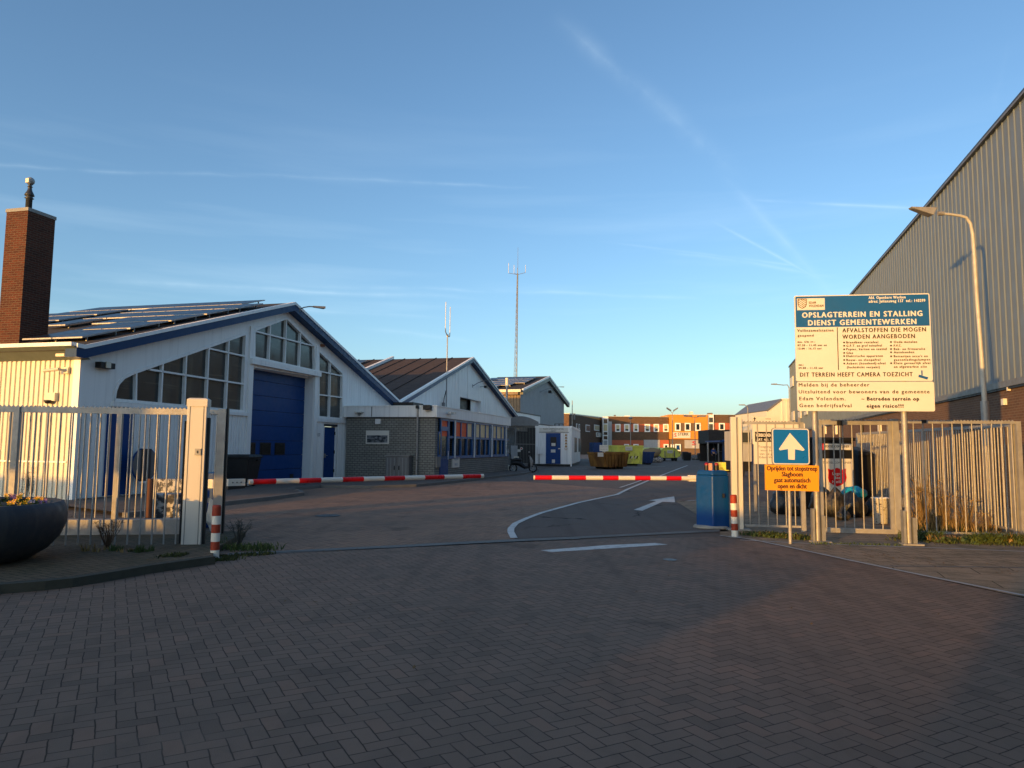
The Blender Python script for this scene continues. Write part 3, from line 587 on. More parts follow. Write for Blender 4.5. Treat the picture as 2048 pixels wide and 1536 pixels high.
for pxx in (908.5, 947.5, 982.5, 1011): b = MB(); x = ov(pxx); b.box(x - .05, x + .05, -.08, -.03, zb_ - .02, zt_, WHITE2); b.build('post', of)
xd0, xd1 = ov(881), ov(896.5)
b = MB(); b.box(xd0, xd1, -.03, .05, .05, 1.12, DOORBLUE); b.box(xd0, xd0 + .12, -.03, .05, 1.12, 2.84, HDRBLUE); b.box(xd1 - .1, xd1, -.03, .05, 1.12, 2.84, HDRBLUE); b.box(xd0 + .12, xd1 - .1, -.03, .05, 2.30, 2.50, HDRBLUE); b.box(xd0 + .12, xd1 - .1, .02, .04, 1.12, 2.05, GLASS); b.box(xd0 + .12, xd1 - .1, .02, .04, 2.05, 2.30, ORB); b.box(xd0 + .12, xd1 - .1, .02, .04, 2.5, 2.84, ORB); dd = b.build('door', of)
b = MB(); b.cyl((xd1 - .14, -.07, .95), (xd1 - .14, -.07, 1.35), .015, WHITE, n=8); b.build('handle', dd)
b = MB(); b.box(.10, .60, -.06, .02, .62, 1.10, GREYMET); b.box(.38, xd0, -.02, .04, 1.1, 2.25, HDRBLUE); b.box(.42, xd0 - .05, -.03, -.018, 1.2, 2.15, GLASSD); b.build('side_panel', of)
b = MB(); xa, xb = ov(904, 925), ov(918, 925); b.box(xa, xb, -.03, .02, O(911, 935)[1], O(911, 915)[1], SIGNWHITE)
cx = (xa + xb) / 2; zz = O(911, 935)[1]; b.text('MELDEN', cx, zz + .36, .12, -.034, HDRBLUE, align='c'); b.text('BALIE', cx, zz + .10, .12, -.034, HDRBLUE, align='c'); b.build('sign_plate', of)
# left wall fittings (x = -0.01 plane, y inwards) : build in the OL frame
ofl = lambda px, py: OL(px, py)
def lbox(b, px0_, py0_, px1_, py1_, d0, d1, m): y0, z1 = ofl(px0_, py0_); y1, z0 = ofl(px1_, py1_); b.box(-d1, -d0, min(y0, y1), max(y0, y1), z0, z1, m); return min(y0, y1), max(y0, y1), z0, z1
b = MB(); q = lbox(b, 733, 861, 778, 888, -.02, .05, SIGNWHITE)
ph = NB('aerial_photo'); vv = ph.mapv((1, 3, 6)); nz = ph.noise(1.6, 6, .6, vv); AER = ph.done(ph.mix(ph.ramp(nz, .42, .62), (.012, .018, .024), (.22, .24, .26)), .35)
b.box(-.056, -.05, q[0] + .06, q[1] - .06, q[2] + .06, q[3] - .22, AER)
b.T = Matrix(((0, 1, 0, 0), (-1, 0, 0, 0), (0, 0, 1, 0), (0, 0, 0, 1))); b.text('HAVEN VAN VOLENDAM', -q[1] + .12, q[3] - .17, .09, -.056, INK, width=1.3) if 0 else None; b.T = None
b.build('picture_board', of)
b = MB(); lbox(b, 752, 838, 762, 848, -.02, .08, WHITE2); b.build('alarm_box', of)
b = MB(); y, z = ofl(838, 812); b.box(-.26, -.02, y - .06, y + .06, 3.28, 3.42, BLACK); b.cyl((-.14, y, .0), (-.14, y, 3.3), .045, GALV); 
for zz in (.9, 2.2): b.cyl((-.14, y, zz), (-.14, y, zz + .05), .06, GREYMET)
b.build('downpipe', of)
b = MB(); y, z = ofl(722, 826); b.box(-.34, -.12, y - .2, y + .2, z, z + .05, SIGNWHITE); b.cyl((-.2, y, z - .12), (-.2, y, z), .06, GREYMET); b.build('flood_lamp', of)
b = MB(); y, z = ofl(859, 816); b.box(-.42, -.12, y - .16, y + .16, z - .1, z + .12, BLACK); b.build('flood_lamp', of)
b = MB(); x, z = O(893, 827); b.box(x - .3, x - .05, -.3, -.18, z - .03, z + .07, SIGNWHITE); b.cyl((x + .0, -.11, z), (x - .1, -.3, z + .02), .03, BLACK); b.box(x + .1, x + .4, -.36, -.22, z - .02, z + .08, SIGNWHITE); b.cyl((x + .3, -.1, z), (x + .2, -.3, z), .03, BLACK); b.build('security_camera', of)
b = MB(); x, z = A(905, 810); r_ = O.loc(A.w(x, 0))
b.box(.2, 1.5, 1.2, 2.2, 3.43, 3.60, BLACK); b.build('roof_light', of)
# steel cabinet by the office wall
y0c, z1c = ofl(780, 910); y1c, _ = ofl(826, 910)
cab = empty('utility_cabinet', O.w(-.05, 0), O.ang, 'grey two-door steel cabinet against the dark office brick beside the downpipe', 'cabinet')
b = MB(); ya, yb = min(y0c, y1c), max(y0c, y1c); b.box(-.42, 0, ya, yb, .05, z1c - .04, GREYMET); b.box(-.46, .02, ya - .04, yb + .04, z1c - .04, z1c, GALV); b.build('body', cab, bevel=.01)
for k in (0, 1):
    w_ = (yb - ya) / 2; b = MB(); b.box(-.44, -.42, ya + .03 + k * w_, ya + w_ - .02 + k * w_, .12, z1c - .1, GREYMET)
    for q in range(3): yy = ya + .12 + k * w_ + q * w_ * .3; b.box(-.447, -.44, yy, yy + .015, .14, z1c - .12, GREYCL)
    d_ = b.build('door', cab); b = MB(); yy = ya + w_ + (.10 if k else -.12); b.box(-.48, -.44, yy, yy + .03, .5, .68, BLACK); b.build('handle', d_)
# ================================================================ dark storage shed behind
G = fdir((.9, 75), .30)
sh = froot('storage_shed', G, 'tall dark grey gabled shed with solar panels, behind the middle workshop', 'shed')
gl = G(1041, 778); gp = G(1093.5, 752); gr_ = G(1134, 806); GW = G(1128, 805)[0]
b = MB(); b.prism([(0, 0), (GW, 0), (GW, gr_[1]), (gp[0], gp[1] - .3), (0, gl[1] - .35)], 0, .2, GREYCL); rz3 = roofz([(0, gl[1] - .35), (gp[0], gp[1] - .3), (GW, gr_[1])])
k = .3
while k < GW: b.box(k, k + .04, -.03, 0, 0, rz3(k) - .05, GREYCL); k += .55
b.build('front_wall', sh)
b = MB(); b.T = Matrix(((0, 1, 0, 0), (-1, 0, 0, 0), (0, 0, 1, 0), (0, 0, 0, 1))); corr(b, -6, 0, 0, gl[1] - .6, .35, .05, BROWNCL, y=-.02); b.T = None; b.box(0, .15, .2, 6, 0, gl[1] - .5, BROWNCL); b.build('side_wall', sh)
verge(sh, [(-.3, gl[1] - .02), gp, gr_], blue=CLADD, d_=.38, w_=.2)
r3 = roof(sh, [(-.5, gl[1] - .1), gp, gr_], -.3, 6.2, ROOFD)
b = MB(); b.box(-.7, -.4, -.2, 6.2, gl[1] - .35, gl[1] - .08, CREAM); b.box(-.6, -.02, .1, 6.2, gl[1] - .62, gl[1] - .35, BROWNCL); b.build('gutter', sh)
s3 = (gp[1] - gl[1]) / gp[0]
for i in range(5):
    for j in range(5):
        if i == 0 and j in (0, 1): continue
        if i == 1 and j == 0: continue
        x = .2 + i * 1.75; solar(r3, x, .6 + j * 1.12, gl[1] + x * s3, s3, 1.7, 1.08, lift=.2)
p = G(1080, 784); arm_lamp(sh, p[0], p[1], ln=2.0, dx=1.6, rise=.7)
b = MB(); p = G(1090, 781); b.box(p[0], p[0] + .7, -.8, -.4, p[1] - .3, p[1], BLACK); b.build('flood_lamp', sh)
vp = Frame((-.55, 66), (0.45, 66)); x_, zt1 = vp(1014, 756)
b = MB(); b.cyl((x_, 0, 3.0), (x_, 0, zt1 - .8), .10, GALV); b.cyl((x_, 0, zt1 - .8), (x_, 0, zt1), .15, CREAM); v_ = b.build('vent_pipe'); v_.location = vp.p
tag(v_, 'slim sunlit vent pipe rising in front of the dark shed roof', 'vent pipe')
# low annex with stepped white roof edges and a curved canopy
X = fdir((1.2, 63.5), .30); ax = froot('annex', X, 'low white annex with stepped roof edges below the dark shed', 'annex')
b = MB(); q0, q1, q2, q3 = X(1066, 828), X(1110, 839), X(1044, 831), X(1122, 845)
b.box(q2[0], q3[0] + 1.5, 2, 8, 0, q3[1] - .4, WHITE2); b.box(q2[0], q3[0] + 1.5, .5, 2.2, 3.0, q2[1] - .55, WHITE2); b.box(q0[0], q1[0], 1.6, 4, q2[1] - .55, q0[1] + .15, WHITE); b.box(q0[0] - .05, q1[0] + .05, 1.55, 4, q0[1] + .15, q0[1] + .25, BLACK); b.box(q2[0], q3[0] + 1.5, .45, 2.2, q2[1] - .55, q2[1] - .45, BLACK)
b.build('wall', ax)
cv = Frame((-.9, 60.6), (.1, 60.6)); ca = froot('curved_canopy', cv, 'grey curved canopy above the barred gate beside the white cabin', 'canopy')
xl, xr = cv(1010, 845)[0], cv(1077, 849)[0]; zb1, zp = cv(1040, 849)[1], cv(1035, 835)[1]; ap_ = []
for i in range(13): t = i / 12; ap_.append((lerp(xl, xr, t), zb1 + .12 + (zp - zb1) * math.sin(math.pi * min(1, (t * .82 + .12)))))
b = MB(); b.prism([(xl, zb1)] + ap_ + [(xr, zb1)], 0, 6, GREYMET); b.box(xl, xr, -.04, .0, zb1 - .1, zb1 + .05, GALVD); b.build('roof', ca)
# barred gate under the canopy
bg_ = froot('barred_gate', cv, 'tall dark grey gate of upright bars below the curved canopy', 'gate')
b = MB(); b.box(xl, xr, .2, .28, zb1 - .25, zb1 - .1, GREYMET); b.box(xl, xr, .2, .28, .1, .2, GREYMET); b.box(xl, xr, .22, .26, cv(1040, 889)[1], cv(1040, 888)[1] + .03, GREYMET)
b.box(cv(1030, 880)[0], cv(1033, 880)[0], .18, .3, .05, zb1, GREYMET); b.box(xl, xl + .12, .18, .3, 0, zb1, GREYMET); b.box(xr - .12, xr, .18, .3, 0, zb1, GREYMET); b.build('frame', bg_)
k = xl + .2
while k < xr - .15: b = MB(); b.box(k, k + .035, .22, .255, .15, zb1 - .15, GREYMET); b.build('bar', bg_); k += .125
b = MB(); b.box(xl, xr, 5.5, 5.6, 0, zb1, BLACK); b.build('back_panel', bg_)
b = MB(); b.box(cv(1022, 900)[0], cv(1035, 900)[0], .0, .18, 0, cv(1025, 891)[1], GREYCL); b.build('infill', bg_)
b = MB(); x_, z_ = cv(1043, 897); b.cyl((x_, .1, z_), (x_, .13, z_), .12, SIGNWHITE, n=20); b.cyl((x_, .09, z_), (x_, .1, z_), .06, REDP, n=16); x2, z2_ = cv(1036, 901); b.box(x2 - .12, x2 + .22, .1, .17, z2_ - .12, z2_ + .1, SIGNWHITE); b.build('notice', bg_)
# ================================================================ white portable cabin
K = Frame((2.0, 60.0), (4.95, 59.55)); kb = froot('portable_cabin', K, 'white portable cabin with blue door and row of hazard signs beside the skips', 'cabin')
KW = K.len; KH = K(1100, 853)[1]; KD = 12.5
b = MB(); b.box(0, KW, 0, KD, .18, KH, WHITE2)
b.T = Matrix(((0, -1, 0, KW), (1, 0, 0, 0), (0, 0, 1, 0), (0, 0, 0, 1))); corr(b, .25, KD, .25, KH - .2, .42, .05, WHITE2, y=-.02); b.T = None
b.build('body', kb)
b = MB(); b.box(-.03, KW + .05, -.06, 0, KH - .12, KH + .04, WHITE); b.box(KW, KW + .08, 0, KD, KH - .14, KH + .05, WHITE); b.box(0, KW, .1, KD, .0, .18, BLACK); b.box(KW - .25, KW, -.03, 0, .18, KH - .1, WHITE)
k = K(1078, 870)[0]; b.box(k, K(1138, 870)[0], -.04, 0, K(1090, 865)[1], K(1090, 864)[1], GREYMET); b.build('trim', kb)
kf = lambda px, py: K(px, py)
b = MB(); d0, d1 = kf(1092, 866), kf(1121, 931); b.box(d0[0], d1[0], -.05, 0, .2, d0[1], BOXBLUE); kd_ = b.build('door', kb)
b = MB(); g0, g1 = kf(1101, 874), kf(1113, 893); b.box(g0[0], g1[0], -.06, -.05, g1[1], g0[1], BLACK); b.build('window', kd_)
b = MB(); 
for (ax_, ay, bx, by) in ((1103, 886, 1111, 892), (1102, 899, 1111, 905), (1104, 919, 1110, 926)): u, v_ = kf(ax_, ay), kf(bx, by); b.box(u[0], v_[0], -.066, -.058, v_[1], u[1], SIGNWHITE)
b.build('notice', kd_)
b = MB(); u = kf(1118, 897); b.box(u[0] - .05, u[0] + .12, -.12, -.05, u[1] - .05, u[1] + .03, SIGNWHITE); b.build('handle', kd_)
b = MB(); u, v_ = kf(1079, 855), kf(1136, 864); b.box(u[0], v_[0], -.05, -.01, v_[1], u[1], SIGNWHITE); cx = (u[0] + v_[0]) / 2; b.text('KLEIN CHEMISCH AFVAL', cx, kf(1100, 859.3)[1], .13, -.054, INK, width=1.7, align='c'); b.text('DEPOT', cx, kf(1100, 863.5)[1], .12, -.054, INK, width=.45, align='c'); b.build('name_board', kb)
HAZ = paint('hazard_amber', (.5, .22, .02), .5)
for i in range(6):
    u = kf(1132, 869.5 + i * 5.6); b = MB()
    if i < 5: b.prism([(u[0] - .11, u[1] - .09), (u[0] + .11, u[1] - .09), (u[0], u[1] + .10)], -.035, -.03, HAZ, back=False); b.prism([(u[0] - .02, u[1] - .06), (u[0] + .02, u[1] - .06), (u[0], u[1] + .03)], -.037, -.036, INK, back=False)
    else: b.cyl((u[0], -.036, u[1]), (u[0], -.03, u[1]), .11, HAZ, n=20); b.cyl((u[0], -.038, u[1]), (u[0], -.037, u[1]), .08, WHITE2, n=20)
    b.build('hazard_sign', kb)
b = MB(); u, v_ = kf(1073, 893), kf(1086, 908); b.box(u[0], v_[0], -.14, 0, v_[1], u[1], WHITE2); b.box(u[0] + .2, u[0] + .26, -.1, 0, .2, v_[1], GREYMET); b.build('meter_box', kb)
KS = Frame(K.w(KW, 0), K.w(KW, 1))
for (pa, pb) in ((1147.5, 1152), (1155.5, 1160.5)): ya, z1_ = KS(pa, 876); yb, z0_ = KS(pb, 896); b = MB(); b.box(KW + .02, KW + .09, ya, yb, 1.15, 2.45, BLACK); b.build('window', kb)
b = MB(); b.cyl((KW + .02, -.12, 0), (KW + .02, -.12, KH - .05), .07, WHITE, n=10); b.build('downpipe', kb)
b = MB(); 
for i in range(7): b.box(.2 + i * .35, .26 + i * .35, 0, .05, KH + .02, KH + .25, BLACK) if i > 3 else None
b.box(1.6, 2.6, 0, .05, KH + .20, KH + .24, BLACK); b.build('roof_rail', kb)
# ================================================================ large grey hall on the right
H = Frame((8.18 + .289 * 4, 4), (8.18 + .289 * 84, 84.0)); hl = froot('grey_hall', H, 'huge grey ribbed-metal hall on a brown brick base along the right side', 'hall')
hend = H(1579, 735)[0]; hz = 11.05
b = MB(); b.T = Matrix(((-1, 0, 0, hend), (0, -1, 0, 0), (0, 0, 1, 0), (0, 0, 0, 1)))      # ribs towards the yard (+y of the frame)
corr(b, 0, hend, 3.5, hz - .1, .42, .03, CLAD, y=-.02, duty=.14); b.T = None; b.box(0, hend, -30, -.02, 3.46, hz - .12, GREYCL); b.build('metal_cladding', hl)
b = MB(); b.box(-.1, hend + .1, -30, .10, hz - .11, hz - .02, CLADD); b.box(-.1, hend + .1, -.02, .13, hz - .18, hz - .12, GREYMET); b.build('roof_edge', hl)
b = MB(); b.box(0, hend, -29.9, .02, 0, 3.36, BRK_HL); b.build('brick_base', hl)
b = MB(); b.box(0, hend, -.1, .12, 3.40, 3.58, GREYMET); b.box(0, hend, .0, .09, 3.34, 3.40, BLACK); b.build('flashing', hl)
for (a_, c_, u_, v_) in ((1583, 1588, 752, 776), (1586, 1590, 822, 842), (1599, 1604, 822, 838), (1611, 1617, 822, 831)):
    xa, za = H(a_, v_); xb, zb_2 = H(c_, u_); b = MB(); b.box(min(xa, xb), max(xa, xb), .05, .14, min(za, zb_2), max(za, zb_2), CREAM); b.build('window_hood', hl)
u = H(2012, 804); b = MB(); b.box(u[0] - .14, u[0] + .02, .02, .12, u[1] - .09, u[1] + .09, SIGNWHITE); b.build('socket_box', hl)
u = H(2022, 778); b = MB(); b.box(u[0] - .04, u[0] + .04, .02, .10, u[1] - .05, u[1] + .05, SIGNWHITE); b.build('sensor', hl)
for pxx in (1653, 1675, 1763): u = H(pxx, 860); b = MB(); b.box(u[0] - .15, u[0] + .15, .02, .15, u[1] - .3, u[1] + .3, SIGNWHITE if pxx != 1763 else CREAM); b.build('wall_fitting', hl)
u = H(1728, 860); b = MB(); b.cyl((u[0], .08, 0), (u[0], .08, 3.3), .06, BLACK); b.build('downpipe', hl)
# far hall seen past its end
fh = Frame((0, 100), (10, 100)); F2 = froot('far_hall', fh, 'sunlit sand-coloured hall far behind the big information board', 'hall')
fp = [fh(1533, 850), fh(1533, 822), fh(1563, 799), fh(1592, 799), fh(1592, 850)]; fp = [(fp[0][0], 0)] + fp[1:4] + [(fp[4][0], 0)]
b = MB(); b.prism(fp, 0, 14, CREAM); k = fp[2][0]
while k < fp[3][0]: b.box(k, k + .12, -.08, 0, 0, fp[2][1] - .1, CREAM); k += .7
b.build('wall', F2); b = MB(); b.bar(fp[1], fp[2], .25, -.1, 14.1, GREYMET); b.bar(fp[2], fp[3], .25, -.1, 14.1, CREAM); b.build('roof_edge', F2)
# ================================================================ office row across the yard
B0 = Frame((0, 190), (10, 190)); bk = lambda px, py: B0(px, py)
OR1 = paint('orange_panel', (.66, .27, .03), .6, var=.15, sc=.4); OR2 = paint('red_orange_panel', (.46, .11, .045), .6, var=.2, sc=.4); BRD = paint('brown_far', (.16, .10, .06), .8, var=.2)
WARMW = paint('warm_pane_reflection', (.62, .50, .28), .35, var=.3, sc=.3)  # cream colour paints the bright reflection in the upper panes
def bx(b, x0, y0, x1, y1, d0, d1, m, z0=None):
    u, v_ = bk(x0, y0), bk(x1, y1); b.box(u[0], v_[0], d0, d1, v_[1] if z0 is None else z0, u[1], m)
def fwin(root, x0, y0, x1, y1, glass=GLASSD, half=True, d=-.20):
    b = MB(); u, v_ = bk(x0, y0), bk(x1, y1); f_ = .3; b.box(u[0], v_[0], d, 0, v_[1], v_[1] + f_, WHITE); b.box(u[0], v_[0], d, 0, u[1] - f_, u[1], WHITE); b.box(u[0], u[0] + f_, d, 0, v_[1] + f_, u[1] - f_, WHITE); b.box(v_[0] - f_, v_[0], d, 0, v_[1] + f_, u[1] - f_, WHITE)
    w_ = b.build('window', root); g = MB(); g.box(u[0] + f_, v_[0] - f_, -.12, -.06, v_[1] + f_, u[1] - f_, glass)
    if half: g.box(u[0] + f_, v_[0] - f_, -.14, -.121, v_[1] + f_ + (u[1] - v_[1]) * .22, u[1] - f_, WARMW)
    g.build('pane', w_)
m1 = froot('office_block', B0, 'long brown brick office block with orange-red bands and six bright upper windows', 'office block')
b = MB(); bx(b, 1216, 833.5, 1337, 900, 0, 12, BRK_FAR, 0); b.build('brick_wall', m1)
b = MB(); bx(b, 1216, 832.5, 1337, 834.2, -.15, 12.1, CREAM); b.build('roof_edge', m1)
b = MB(); bx(b, 1224, 848, 1337, 864, -.05, 0, OR2); b.build('upper_band', m1)
b = MB(); bx(b, 1224, 880, 1287, 905, -.05, 0, OR2, 0); bx(b, 1320, 880, 1338, 905, -.05, 0, OR2, 0); b.build('lower_band', m1)
b = MB(); bx(b, 1217, 843, 1223.5, 900, -.3, 0, GREYCL, 0); b.build('dark_panel', m1)
for (xa, xb) in ((1230, 1241), (1248, 1259), (1266.5, 1277), (1289, 1300), (1307, 1318), (1326, 1337)): fwin(m1, xa, 848, xb, 864)
for (xa, xb) in ((1248, 1258), (1266.5, 1277), (1327, 1337)): fwin(m1, xa, 888, xb, 900, half=False)
b = MB(); bx(b, 1287.5, 879.5, 1319.5, 905, -.1, 0, GREYCL, 0); b.build('loading_door', m1)
b = MB(); bx(b, 1231, 829, 1234, 833, 2, 3.5, GREYMET); b.build('roof_unit', m1); b = MB(); bx(b, 1252, 830.5, 1262, 832, 2, 3.5, WHITE2); b.build('roof_unit', m1)
m2 = froot('office_block', Frame((0, 189.4), (10, 189.4)), 'bright orange office block carrying the white STERK name board', 'office block'); 
b = MB(); bx(b, 1337.5, 830, 1415, 879, 0, 12, OR1); b.build('orange_wall', m2)
b = MB(); bx(b, 1337, 828.8, 1415.5, 830.4, -.15, 12, CREAM); b.build('roof_edge', m2)
b = MB(); bx(b, 1339, 879, 1415, 905, .3, 12, BRD, 0); b.build('ground_floor', m2)
b = MB(); bx(b, 1360, 846, 1368, 862, -.04, 0, BRD); bx(b, 1380, 846, 1389, 862, -.04, 0, BRD); b.build('wall_panel', m2)
for (xa, xb) in ((1348.5, 1360), (1368, 1380), (1389, 1400)): fwin(m2, xa, 846, xb, 862, half=False)
b = MB(); bx(b, 1345.5, 864.5, 1379.5, 876.5, -.25, -.02, SIGNWHITE); u = bk(1354.5, 871.5); w_ = bk(1376, 870)[0] - u[0]; b.text('STERK', u[0], bk(1360, 871.2)[1], .75, -.26, INK, width=w_, bold=.03)
u = bk(1347, 873); b.text('S', u[0], u[1] - .1, .95, -.262, REDP, width=.62, bold=.04); b.build('name_board', m2)
b = MB(); bx(b, 1368, 880, 1397, 897, -.2, .28, GREYCL); u = bk(1383, 889); b.text('S', u[0], u[1] - .15, 1.0, -.22, REDP, width=1.0, bold=.05); b.text('s', u[0], u[1] - .75, .45, -.22, SIGNWHITE, width=.8, bold=.05); b.build('logo_board', m2)
fwin(m2, 1349, 888, 1360.5, 902, half=False, glass=DOORBLUE); fwin(m2, 1340, 889, 1347, 899, half=False)
b = MB(); bx(b, 1385, 822.5, 1391, 829, 3, 4.5, CREAM); b.build('chimney', m2)
m3 = froot('office_block', Frame((0, 190.3), (10, 190.3)), 'brown office block with orange-red band and glass stair tower, right of the orange one', 'office block')
b = MB(); bx(b, 1428, 830, 1545, 905, 0, 12, BRK_FAR, 0); b.build('brick_wall', m3); b = MB(); bx(b, 1427, 829, 1546, 830.6, -.15, 12, CREAM); b.build('roof_edge', m3)
b = MB(); bx(b, 1429, 845.5, 1545, 860, -.05, 0, OR2); b.build('upper_band', m3)
b = MB(); bx(b, 1415.5, 829, 1428, 905, -.5, 3, WHITE, 0); tw = b.build('stair_tower', m3)
for (ya, yb) in ((835, 845), (848, 862), (865, 878)): g = MB(); bx(g, 1417.5, ya, 1425.5, yb, -.55, -.5, GLASS); g.build('pane', tw)
b = MB(); bx(b, 1418.5, 825.5, 1426, 829.5, 0, 2, BROWNCL); b.build('roof_unit', m3)
for (xa, xb) in ((1438, 1450), (1462, 1474), (1482, 1492)): fwin(m3, xa, 846, xb, 861, half=False)
W_ = Frame((bk(1138, 850)[0] * 158 / 190, 158), (bk(1205, 850)[0] * 1.02, 194)); m4 = froot('office_block', W_, 'brown brick office wing with thin orange top, partly behind the white cabin', 'office block')
WL = W_.len; zt4 = W_(1138, 827.5)[1]; zt5 = W_(1204, 835)[1]
b = MB(); b.prism([(0, 0), (WL, 0), (WL, zt5), (0, zt4)], 0, 10, BRK_FAR); b.build('brick_wall', m4)
b = MB(); b.bar((0, zt4), (WL, zt5), .25, -.1, 10.1, CREAM); b.build('roof_edge', m4)
wl = W_(1163, 832); wr = W_(1204, 841); b = MB(); b.prism([wl, W_(1204, 835.5), wr], -.04, 0, OR1); b.build('orange_strip', m4)
for (a_, c_, ya, yb, h_) in ((1171, 1179, 849, 864, 0), (1188, 1198, 849, 862, 1), (1152, 1154, 847, 858, 0), (1157, 1159, 848, 858, 0)):
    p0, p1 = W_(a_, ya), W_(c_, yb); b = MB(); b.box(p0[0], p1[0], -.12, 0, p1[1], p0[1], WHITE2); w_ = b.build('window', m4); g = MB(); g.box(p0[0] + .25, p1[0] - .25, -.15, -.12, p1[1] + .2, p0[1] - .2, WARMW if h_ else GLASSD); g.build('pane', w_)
p0, p1 = W_(1191, 864.5), W_(1201, 874.5); b = MB(); b.box(p0[0], p1[0], -.3, -.1, p1[1], p0[1], SIGNWHITE); b.text('RK', p0[0] + .9, (p0[1] + p1[1]) / 2 - .35, .75, -.31, INK, bold=.04); b.build('name_board', m4)
b = MB(); bx(b, 1205, 833.5, 1216.5, 905, -.3, 4, WHITE2, 0); tw = b.build('stair_tower', m1)
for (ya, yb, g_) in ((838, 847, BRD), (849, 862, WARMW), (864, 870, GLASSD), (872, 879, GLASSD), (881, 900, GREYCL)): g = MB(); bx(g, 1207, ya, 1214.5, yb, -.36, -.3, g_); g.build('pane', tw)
e5 = Frame((0, 159), (10, 159)); b = MB(); u, v_ = e5(1127, 828), e5(1138.5, 860); b.box(u[0], v_[0], 0, 9, 0, u[1], paint('tan_wall', (.34, .20, .09), .7)); b.box(u[0], v_[0] + .1, -.1, 9, u[1], u[1] + .15, CREAM); o = b.build('end_wall', m4); o.location = W_.p * 0; o.parent = None
o.location = e5.p; tag(o, 'narrow sunlit tan building end beside the dark shed', 'building'); o.name = 'tan_building'
b = MB(); u, v_ = e5(1147, 825.5), e5(1153, 829.5); b.box(u[0], v_[0], 3, 5, v_[1] - 1, u[1], GREYMET); o = b.build('roof_unit'); o.location = e5.p; tag(o, 'small grey roof unit on the brown office wing', 'roof unit')
# slender lattice mast
MS = empty('lattice_mast', (Frame((0, 120), (10, 120))(1033.5, 760)[0], 120, 0), 0, 'tall thin lattice radio mast behind the dark shed roof', 'mast')
mf = Frame((MS.location.x, 120), (MS.location.x + 10, 120)); zt = mf(1033, 547)[1]; zx = mf(1034, 495)[1]
b = MB()
for (x_, y_, r_) in ((0, 0, .085), (-.75, .4, .03), (-.38, 1.0, .03)): b.cyl((x_, y_, 0), (x_ * (.15 if x_ else 1), y_ * .15, zt), r_, GREYMET, n=6)
k = 1.0; s_ = 0
while k < zt:
    f_ = 1 - .85 * k / zt; f2 = 1 - .85 * min(1, (k + 1.0) / zt); P_ = [(0, 0), (-.75, .4), (-.38, 1.0)]
    for i in range(3): a_, c_ = P_[i], P_[(i + 1) % 3]; b.cyl((a_[0] * f_, a_[1] * f_, k), (c_[0] * f2, c_[1] * f2, k + 1.0), .022, GALV, n=4, caps=False)
    k += 1.0
b.build('tower', MS)
b = MB(); b.cyl((0, 0, zt), (0, 0, zx), .035, GREYMET, n=6, r1=.02); b.build('whip', MS)
for (xp, yp, yq) in ((1017, 546, 526), (1051, 545, 530), (1028, 546, 530)):
    q = mf(xp, yp); q1 = mf(xp, yq); b = MB(); b.cyl((0, 0, zt - .2), (q[0], 0, q[1]), .035, GREYMET, n=6); b.cyl((q[0], 0, q[1]), (q[0], 0, q1[1]), .035, SIGNWHITE, n=6); b.build('side_antenna', MS)
# ================================================================ information board
FS = Frame(P2(1636, 1085), P2(1818, 1090))
sg = froot('information_board', FS, 'large blue and cream information board on two galvanised posts, reading OPSLAGTERREIN EN STALLING', 'sign')
tl, tr, br_, bl = FS(1586.5, 597.5), FS(1854.5, 585), FS(1862.5, 822), FS(1590.5, 824)
X0, X1 = (tl[0] + bl[0]) / 2, (tr[0] + br_[0]) / 2; ZT, ZB = (tl[1] + tr[1]) / 2, (bl[1] + br_[1]) / 2
print('board', tl, tr, br_, bl)
ql = [(1586.5, 597.5), (1854.5, 585), (1862.5, 822), (1590.5, 824)]
def bil(px, py):                                   # photo pixel on the board -> board x, z
    x, z = FS(px, py); f = (z - ZB) / (ZT - ZB); a = lerp(bl[0], tl[0], f); c = lerp(br_[0], tr[0], f); u = (x - a) / (c - a)
    zt_ = lerp(tl[1], tr[1], u); zb__ = lerp(bl[1], br_[1], u); return X0 + u * (X1 - X0), ZB + (z - zb__) / (zt_ - zb__) * (ZT - ZB)
Y0 = -.10
for k, xq in ((0, 0.0), (1, FS.len)):
    b = MB(); b.cyl((xq, 0, 0), (xq, 0, ZT - .15), .048, GALV, n=18); po = b.build('post', sg)
    b = MB(); b.box(xq - .09, xq + .02, -.02, .03, 0, .58, GALVD); b.box(xq - .10, xq - .06, -.08, .05, 0, .58, GALVD); b.box(xq + .06, xq + .12, -.05, .04, 0, .46, GALVD); b.box(xq - .13, xq + .20, -.12, .08, 0, .03, CONC); b.build('foot_bracket', po)
zs = bil(1724, 764)[1]
b = MB()
def rrect(x0, x1, z0, z1, r, n=5):
    pts = []
    for cx, cz, a0 in ((x1 - r, z1 - r, 0), (x0 + r, z1 - r, 90), (x0 + r, z0 + r, 180), (x1 - r, z0 + r, 270)):
        for i in range(n + 1): a = math.radians(a0 + 90 * i / n); pts.append((cx + r * math.cos(a), cz + r * math.sin(a)))
    return pts
b.prism(rrect(X0, X1, zs + .006, ZT, .03), Y0, Y0 + .03, SIGNWHITE); b.build('upper_panel', sg)
b = MB(); b.prism(rrect(X0 + .01, X1 + .012, ZB, zs - .006, .03), Y0 - .004, Y0 + .026, SIGNWHITE); b.build('lower_panel', sg)
zh = bil(1720, 655)[1]
b = MB(); b.prism([(X0 + .018, zh), (X1 - .018, zh)] + [p for p in rrect(X0 + .018, X1 - .018, zh, ZT - .018, .02) if p[1] > zh + .1], Y0 - .003, Y0 - .0005, HDRBLUE, back=False); b.build('header', sg)
